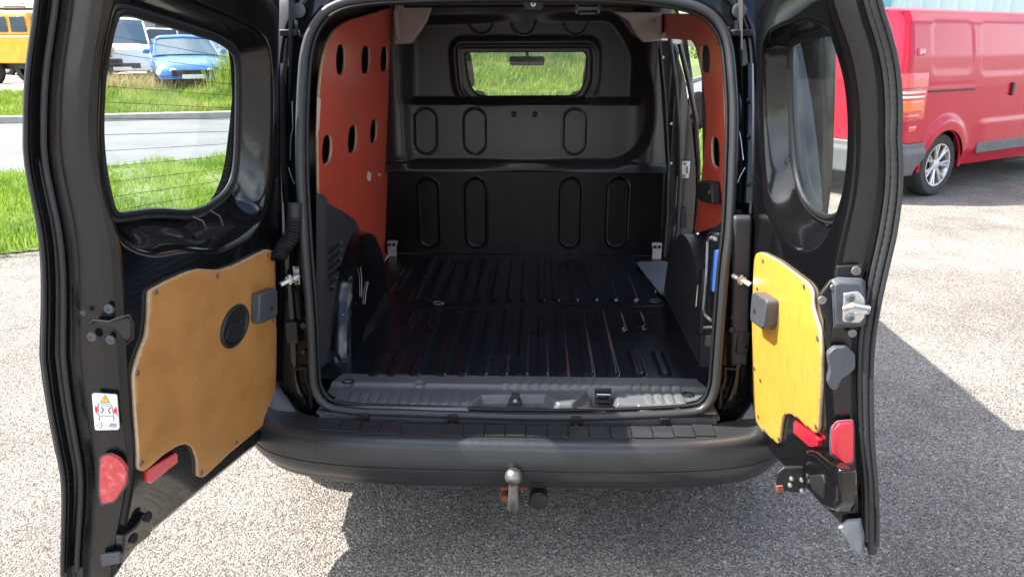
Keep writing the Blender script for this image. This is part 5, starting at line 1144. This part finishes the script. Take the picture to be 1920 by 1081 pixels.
# ================================================================== CARS IN THE FAR YARD
M['bluecar'] = mat('bright_blue_paint', (.03, .13, .48), .35, coat=1, bump=(3, .1), var=(3, (.05, .18, .55), .4, .7)); M['whitecar'] = mat('white_paint', (.62, .66, .68), .4, coat=.7, bump=(3, .1))
M['silver'] = mat('silver_paint', (.42, .46, .50), .35, metal=.3, coat=.8, bump=(3, .1)); M['yellowcar'] = mat('yellow_paint', (.72, .36, .01), .4, coat=.5, bump=(3, .1), var=(4, (.60, .28, .01), .4, .7))
M['darkcar'] = mat('dark_red_paint', (.16, .02, .025), .35, coat=.8, bump=(3, .1)); M['greycar'] = mat('grey_paint', (.10, .11, .13), .35, coat=.8, bump=(3, .1))
M['cwin'] = mat('reflecting_car_window', (.03, .06, .09), .06, coat=.3, bump=(4, .05), spec=.5)
def car(name, label, loc, heading, L_, Wd, prof, roofp, paint, wr=.31, group='cars parked in the far yard', rough_lamps='round', tw=.80, cat='car'):
    """prof: (x,z) lower body outline from nose to tail (top line); roofp: greenhouse top line. local +x = nose"""
    c = empty(name, loc, heading, label=label, cat=cat, group=group)
    hw = Wd / 2; n = 9
    def sect(line, zb, w0, w1, crown=.03):
        rings = []
        for x, z in line:
            k = 1 - .12 * (abs(x) / (L_ / 2)) ** 4; ring = []
            for j in range(n): ring.append((x, hw * w0 * k, zb + (z - zb) * j / (n - 1) * .9)) if j < n - 1 else None
            rings.append((x, z, k))
        return rings
    xs_ = np.linspace(-L_ / 2, L_ / 2, 41); pz = np.interp(xs_, [p[0] for p in prof], [p[1] for p in prof])
    rings = []
    for x, z in zip(xs_, pz):
        k = 1 - .14 * (abs(x) / (L_ / 2)) ** 4; zb = .22 + .06 * (abs(x) / (L_ / 2)) ** 6
        for wx in (L_ * .32, -L_ * .30):
            if abs(x - wx) < wr + .05: zb = max(zb, .0 + .31 + math.sqrt(max(0, (wr + .05) ** 2 - (x - wx) ** 2)) * .9)
        zb = min(zb, z - .12)
        w = hw * k; rings.append([(x, w * .92, zb), (x, w * .99, zb + .10), (x, w, (zb + z) / 2), (x, w * .97, z - .08), (x, w * .90, z - .02), (x, w * .5, z + .015), (x, 0, z + .02), (x, -w * .5, z + .015), (x, -w * .90, z - .02), (x, -w * .97, z - .08), (x, -w, (zb + z) / 2), (x, -w * .99, zb + .10), (x, -w * .92, zb)])
    b = MB(); b.loft(rings, closed=True, caps=True); b.build('body', paint, c, smooth=50, offs=False)
    rx = [p[0] for p in roofp]; x_ = np.linspace(min(rx), max(rx), 25); rings = []; g = []
    for x in x_:
        zt = float(np.interp(x, *zip(*sorted(roofp)))); zb = float(np.interp(x, *zip(*sorted(prof)))) - .03; t = (zt - zb) / (max(p[1] for p in roofp) - zb + 1e-6)
        wt = hw * (.93 - (1 - tw) * max(0, t)); rings.append([(x, hw * .90, zb), (x, wt + .0, zt - .03), (x, wt * .85, zt), (x, 0, zt + .02), (x, -wt * .85, zt), (x, -wt, zt - .03), (x, -hw * .90, zb)])
    b = MB(); b.loft(rings, closed=True, caps=True); gh = b.build('cabin', 'cwin', c, smooth=40, offs=False)
    # roof skin, pillars
    top = max(p[1] for p in roofp); b = MB(); rr = [[(p[0], p[1] * 1.01, p[2] + .012) for p in r[1:6]] for r, x in zip(rings, x_) if float(np.interp(x, *zip(*sorted(roofp)))) > top - .12]
    b.loft(rr, closed=False); b.build('roof', paint, c, smooth=50, offs=False, solid=.012)
    xm = [r for r in rings]; tops = [i for i, x in enumerate(x_) if float(np.interp(x, *zip(*sorted(roofp)))) > top - .10]
    for sg in (1, 5):
        b = MB(); i0, i1 = tops[0], tops[-1]
        mid = (i0 + i1) // 2
        for ia, ib in ((0, i0), (len(rings) - 1, i1), (mid, mid)):
            lo = rings[ia][0 if sg == 1 else 6]; hi = rings[ib][sg]; b.tube([Vector(lo) * 1.0 + Vector((0, .01 if sg == 1 else -.01, .02)), Vector(hi) + Vector((0, .01 if sg == 1 else -.01, .0))], .030, 6)
        b.build('window_pillar', paint, c, offs=False)
    for wx in (L_ * .32, -L_ * .30):
        for sg in (-1, 1):
            e = bpy.data.objects.new('wheel', None); COL.objects.link(e); e.parent = c
            cc = Vector((wx, sg * (hw - .12), wr)); b = MB(); b.lathe(cc, (0, sg, 0), [(wr * .6, -.09), (wr - .02, -.09), (wr, -.06), (wr, .06), (wr - .02, .10), (wr * .62, .10)], 28, cap=False); b.build('tyre', 'tyre', e, offs=False)
            b = MB(); b.lathe(cc, (0, sg, 0), [(wr * .64, .06), (wr * .60, .07), (wr * .2, .09), (.0005, .09)], 20); b.build('rim', 'silver', e, offs=False)
    nz_ = L_ / 2; zl = float(np.interp(nz_ - .1, *zip(*sorted(prof)))) - .12
    for sg in (-1, 1):
        for j, yy in enumerate((.60, .36) if rough_lamps == 'round' else (.60,)):
            b = MB(); b.lathe((nz_ - .05 - .04 * (j == 0), sg * hw * yy / .72, zl), (1, sg * .1, .15), [(.10, -.05), (.10, .02), (.085, .04), (.0005, .05)], 18); b.build('headlight', 'clear', c, offs=False)
        b = MB(); b.box((L_ * .14, sg * (hw + .07), float(np.interp(L_ * .14, *zip(*sorted(prof)))) + .06), (.08, .16, .12)); b.build('door_mirror', paint if name == 'parked_car' else 'black', c, bevel=.03, offs=False)
    b = MB(); b.box((nz_ - .02, 0, .42), (.06, hw * 1.1, .16)); b.build('grille', 'black', c, bevel=.02, offs=False)
    b = MB(); b.box((nz_ - .0, 0, .34), (.03, .5, .10)); b.build('number_plate', 'white', c, offs=False)
    return c
def place(px, D): # point on the ground at horizontal distance D along the column px
    xr = (px - 960) / FPX * D * .98; x = CAM.x - sy * D + xr; y = D; return x, y, float(zfar(x, y))
coupe = [(-2.15, .55), (-2.1, .88), (-1.3, .92), (.6, .86), (1.5, .74), (2.0, .62), (2.15, .45)]
x, y, z = place(352, 21.0)
car('parked_car', 'bright blue coupe with round lamps beyond the grass, facing the road', (x, y, z - .05), R(-62), 4.3, 1.74, coupe, [(-1.6, .92), (-.7, 1.27), (.1, 1.30), (1.0, .84)], 'bluecar')
sal = [(-2.2, .60), (-2.1, .95), (-1.4, .98), (.8, .95), (1.6, .86), (2.1, .72), (2.2, .5)]
x, y, z = place(300, 28.0)
car('parked_car', 'white estate car standing behind the blue coupe', (x, y, z + .12), R(-150), 4.4, 1.75, sal, [(-2.0, 1.0), (-1.7, 1.42), (.2, 1.46), (1.1, .93)], 'whitecar', rough_lamps='one')
suv = [(-2.1, .7), (-2.05, 1.05), (.9, 1.08), (1.7, 1.0), (2.1, .85), (2.15, .5)]
x, y, z = place(232, 25.2)
car('parked_car', 'white off-road car with dark lower doors left of the blue coupe', (x, y, z + .02), R(-62), 4.3, 1.85, suv, [(-2.05, 1.1), (-1.9, 1.78), (.5, 1.80), (1.25, 1.06)], 'whitecar', .36, rough_lamps='one', tw=.88)
x, y, z = place(448, 25)
car('parked_car', 'dark car beside the white post at the right of the far yard', (x, y, z), R(-100), 4.2, 1.75, sal, [(-2.0, 1.0), (-1.6, 1.42), (.3, 1.46), (1.1, .93)], 'greycar', rough_lamps='one')
x, y, z = place(-30, 27)
car('parked_car', 'dark red car behind the yellow off-roader at the left', (x, y, z), R(180), 4.2, 1.75, sal, [(-2.0, 1.0), (-1.6, 1.42), (.3, 1.46), (1.1, .93)], 'darkcar', rough_lamps='one')
# yellow boxy off-roader
x0, y0, z0 = place(22, 22.0)
YJ = empty('off_roader', (x0 + .95, y0 - .2, z0), R(-8), label='boxy yellow off-roader with black roof rack in the far yard', cat='off-roader')
def yb(name, m, c, d, bevel=.03, parent=YJ, **k): b = MB(); b.box(c, d, **k); return b.build(name, m, parent, bevel=bevel, offs=False)
yb('body', 'yellowcar', (-.35, 0, .95), (2.1, 1.55, .72), .04); yb('bonnet', 'yellowcar', (1.25, 0, .98), (1.25, 1.25, .52), .06); yb('cab_top', 'yellowcar', (-.45, 0, 1.60), (1.95, 1.45, .62), .06, taper=.93); yb('grille', 'black', (1.89, 0, .95), (.03, .9, .36), .01)
for sg in (-1, 1):
    for xx in (-1.0, -.42, .16): yb('side_window', 'cwin', (xx, sg * .735, 1.60), (.46, .03, .40), .04)
    yb('front_wing', 'yellowcar', (1.25, sg * .68, .95), (1.15, .28, .16), .06); yb('headlight', 'clear', (1.88, sg * .5, 1.0), (.05, .18, .18), .02)
yb('windscreen', 'cwin', (.55, 0, 1.60), (.03, 1.2, .42), .02); yb('front_bumper', 'black', (2.0, 0, .62), (.12, 1.5, .16), .03); yb('chassis', 'black', (.2, 0, .52), (3.2, 1.1, .18), .02)
b = MB()
for xx in (-1.3, -.8, -.3, .2): b.tube([(xx, -.65, 2.02), (xx, .65, 2.02)], .018, 6)
for yy in (-.65, .65): b.tube([(-1.4, yy, 2.02), (.4, yy, 2.02)], .02, 6); b.tube([(-1.4, yy, 2.12), (.4, yy, 2.12)], .02, 6)
b.build('roof_rack', 'black', YJ, offs=False)
for xx in (-1.0, 1.3):
    for sg in (-1, 1):
        e = bpy.data.objects.new('wheel', None); COL.objects.link(e); e.parent = YJ; cc = Vector((xx, sg * .68, .38)); b = MB(); b.lathe(cc, (0, sg, 0), [(.2, -.11), (.36, -.11), (.385, -.07), (.385, .07), (.36, .12), (.21, .12)], 28, cap=False); b.build('tyre', 'tyre', e, offs=False)
        b = MB(); b.lathe(cc, (0, sg, 0), [(.22, .06), (.2, .07), (.08, .1), (.0005, .1)], 18); b.build('rim', 'alloy', e, offs=False)
# ---- fence, post, far walls, trees
M['green'] = mat('green_fence_paint', (.05, .22, .14), .5, bump=(10, .1)); M['wallb'] = mat('brown_roof_tiles', (.16, .12, .10), .8, bump=(8, .5), bdist=.02, var=(2, (.24, .18, .15), .4, .7)); M['gwall'] = mat('grey_panel', (.30, .31, .33), .6, bump=(8, .2))
FN = empty('metal_fence', (-10.5, 33, .46), label='green metal bar fence behind the parked cars', cat='fence')
xx = -17.0
while xx < -9.0:
    b = MB(); b.tube([(xx, 33, .4), (xx, 33, 1.75)], .014, 4); b.build('fence_bar', 'green', FN); xx += .16
for zz in (.7, 1.65): b = MB(); b.tube([(-17, 33, zz), (-9, 33, zz)], .03, 6); b.build('fence_rail', 'green', FN)
p = place(428, 22.5); b = MB(); b.box((0, 0, .9), (.20, .20, 1.8)); o = b.build('concrete_post', 'whitecar', None, bevel=.02); o.location = p; tag(o, 'white post in the weeds right of the blue coupe', 'post')
HB = empty('brown_building', (-20, 42, 0), label='brown roofed building behind the white estate car', cat='building')
b = MB(); b.box((-19.5, 44, 1.6), (9, 5, 3.2)); b.build('wall', 'gwall', HB); b = MB(); b.add([(-24.3, 41, 3.0), (-14.6, 41, 3.0), (-15.6, 44, 5.5), (-23.3, 44, 5.5), (-24.3, 47, 3.0), (-14.6, 47, 3.0)], [(0, 1, 2, 3), (3, 2, 5, 4), (1, 5, 2), (0, 3, 4)]); b.build('roof', 'wallb', HB, smooth=0)
for xx in (-22, -19.5, -17): b = MB(); b.box((xx, 41.45, 1.9), (1.1, .1, 1.1)); b.build('window', 'cwin', HB, bevel=.02)
GP = empty('panel_wall', (-20.5, 30, .4), label='grey panel wall behind the yellow off-roader', cat='wall')
for k in range(7): b = MB(); b.box((-26.5 + 1.25 * k, 30, 1.25), (1.20, .08, 1.7)); b.build('wall_panel', 'gwall', GP, bevel=.01)
M['leaf'] = leaf_mat('tree_leaves', (.03, .07, .015), (.06, .12, .02), (.12, .19, .035), .6); M['leaf2'] = leaf_mat('bush_leaves', (.06, .13, .02), (.11, .20, .03), (.18, .27, .05), .8)
M['bark'] = mat('bark', (.10, .075, .055), .9, bump=(20, .8), bdist=.01)
def tree(name, label, x, y, z, h, r, m, n=9000, leaf=.16, squash=.8, cat='tree', group=None):
    group = 'trees beyond the green fence' if cat == 'tree' else 'bushes across the road'
    t = empty(name, (x, y, z), label=label, cat=cat, group=group)
    b = MB(); b.tube([(x, y, z - .1), (x + .1, y, z + h * .35), (x, y + .1, z + h * .75)], [h * .035, h * .028, h * .012], 8)
    for k in range(7):
        a = k * 2.4; zz = z + h * (.3 + .06 * k); b.tube([(x, y, zz), (x + r * .35 * math.cos(a), y + r * .35 * math.sin(a), zz + h * .12), (x + r * .65 * math.cos(a), y + r * .65 * math.sin(a), zz + h * .2)], [h * .014, h * .010, h * .004], 6)
    b.build('trunk', 'bark', t)
    nc = 38; d = rng.normal(size=(nc, 3)); d /= np.linalg.norm(d, axis=1)[:, None]; cc = d * rng.uniform(.35, .95, (nc, 1)) * np.array([r, r, r * squash]); cr = rng.uniform(.16, .34, nc) * r
    k = rng.integers(0, nc, n); v = rng.normal(size=(n, 3)); v /= np.linalg.norm(v, axis=1)[:, None]; P = cc[k] + v * (cr[k] * rng.uniform(.5, 1.05, n) ** .5)[:, None] + np.array([x, y, z + h - r * squash])
    P = P[P[:, 2] > z + .05]; n = len(P)
    a = rng.normal(size=(n, 3)); a /= np.linalg.norm(a, axis=1)[:, None]; c_ = np.cross(a, rng.normal(size=(n, 3))); c_ /= np.linalg.norm(c_, axis=1)[:, None]; s = leaf * rng.uniform(.6, 1.3, (n, 1))
    Q = np.stack([P - a * s * .5, P + c_ * s * .28, P + a * s * .5, P - c_ * s * .28], 1).reshape(-1, 3); F = np.arange(4 * n).reshape(-1, 4)
    me = bpy.data.meshes.new('crown'); fast_mesh(me, Q, F); me.materials.append(M[m]); link('crown', me, t)
    return t
tree('broad_tree', 'leafy tree behind the green fence, nearest the brown building', -14.5, 46, .4, 6.0, 2.8, 'leaf', 9000, .2)
tree('broad_tree', 'leafy tree behind the green fence, above the blue coupe', -10.0, 50, .4, 5.2, 2.6, 'leaf', 9000, .2)
tree('broad_tree', 'tall dark tree far off behind the blue coupe, right of the fence', -17.0, 62, .4, 8.5, 4.0, 'leaf', 9000, .26)
for (x, y, r, l) in ((12.7, 56, 1.9, 'rounded bush across the road seen through the side door opening'), (18.5, 60, 2.6, 'wide bush across the road hidden right of the side door opening')):
    tree('bush', l, x, y, 0, r * 1.2, r, 'leaf2', 6000, .2, .62, 'bush')
# weeds on stalks at the right end of the far grass
x, y = rng.normal(-7.6, .2, 520), rng.normal(19.4, .4, 520)
blades('tall_weeds', 'grass_far', x, y, zfar(x, y) - .05, rng.uniform(.4, 1.25, 520), rng.uniform(.012, .03, 520), lean=.4)
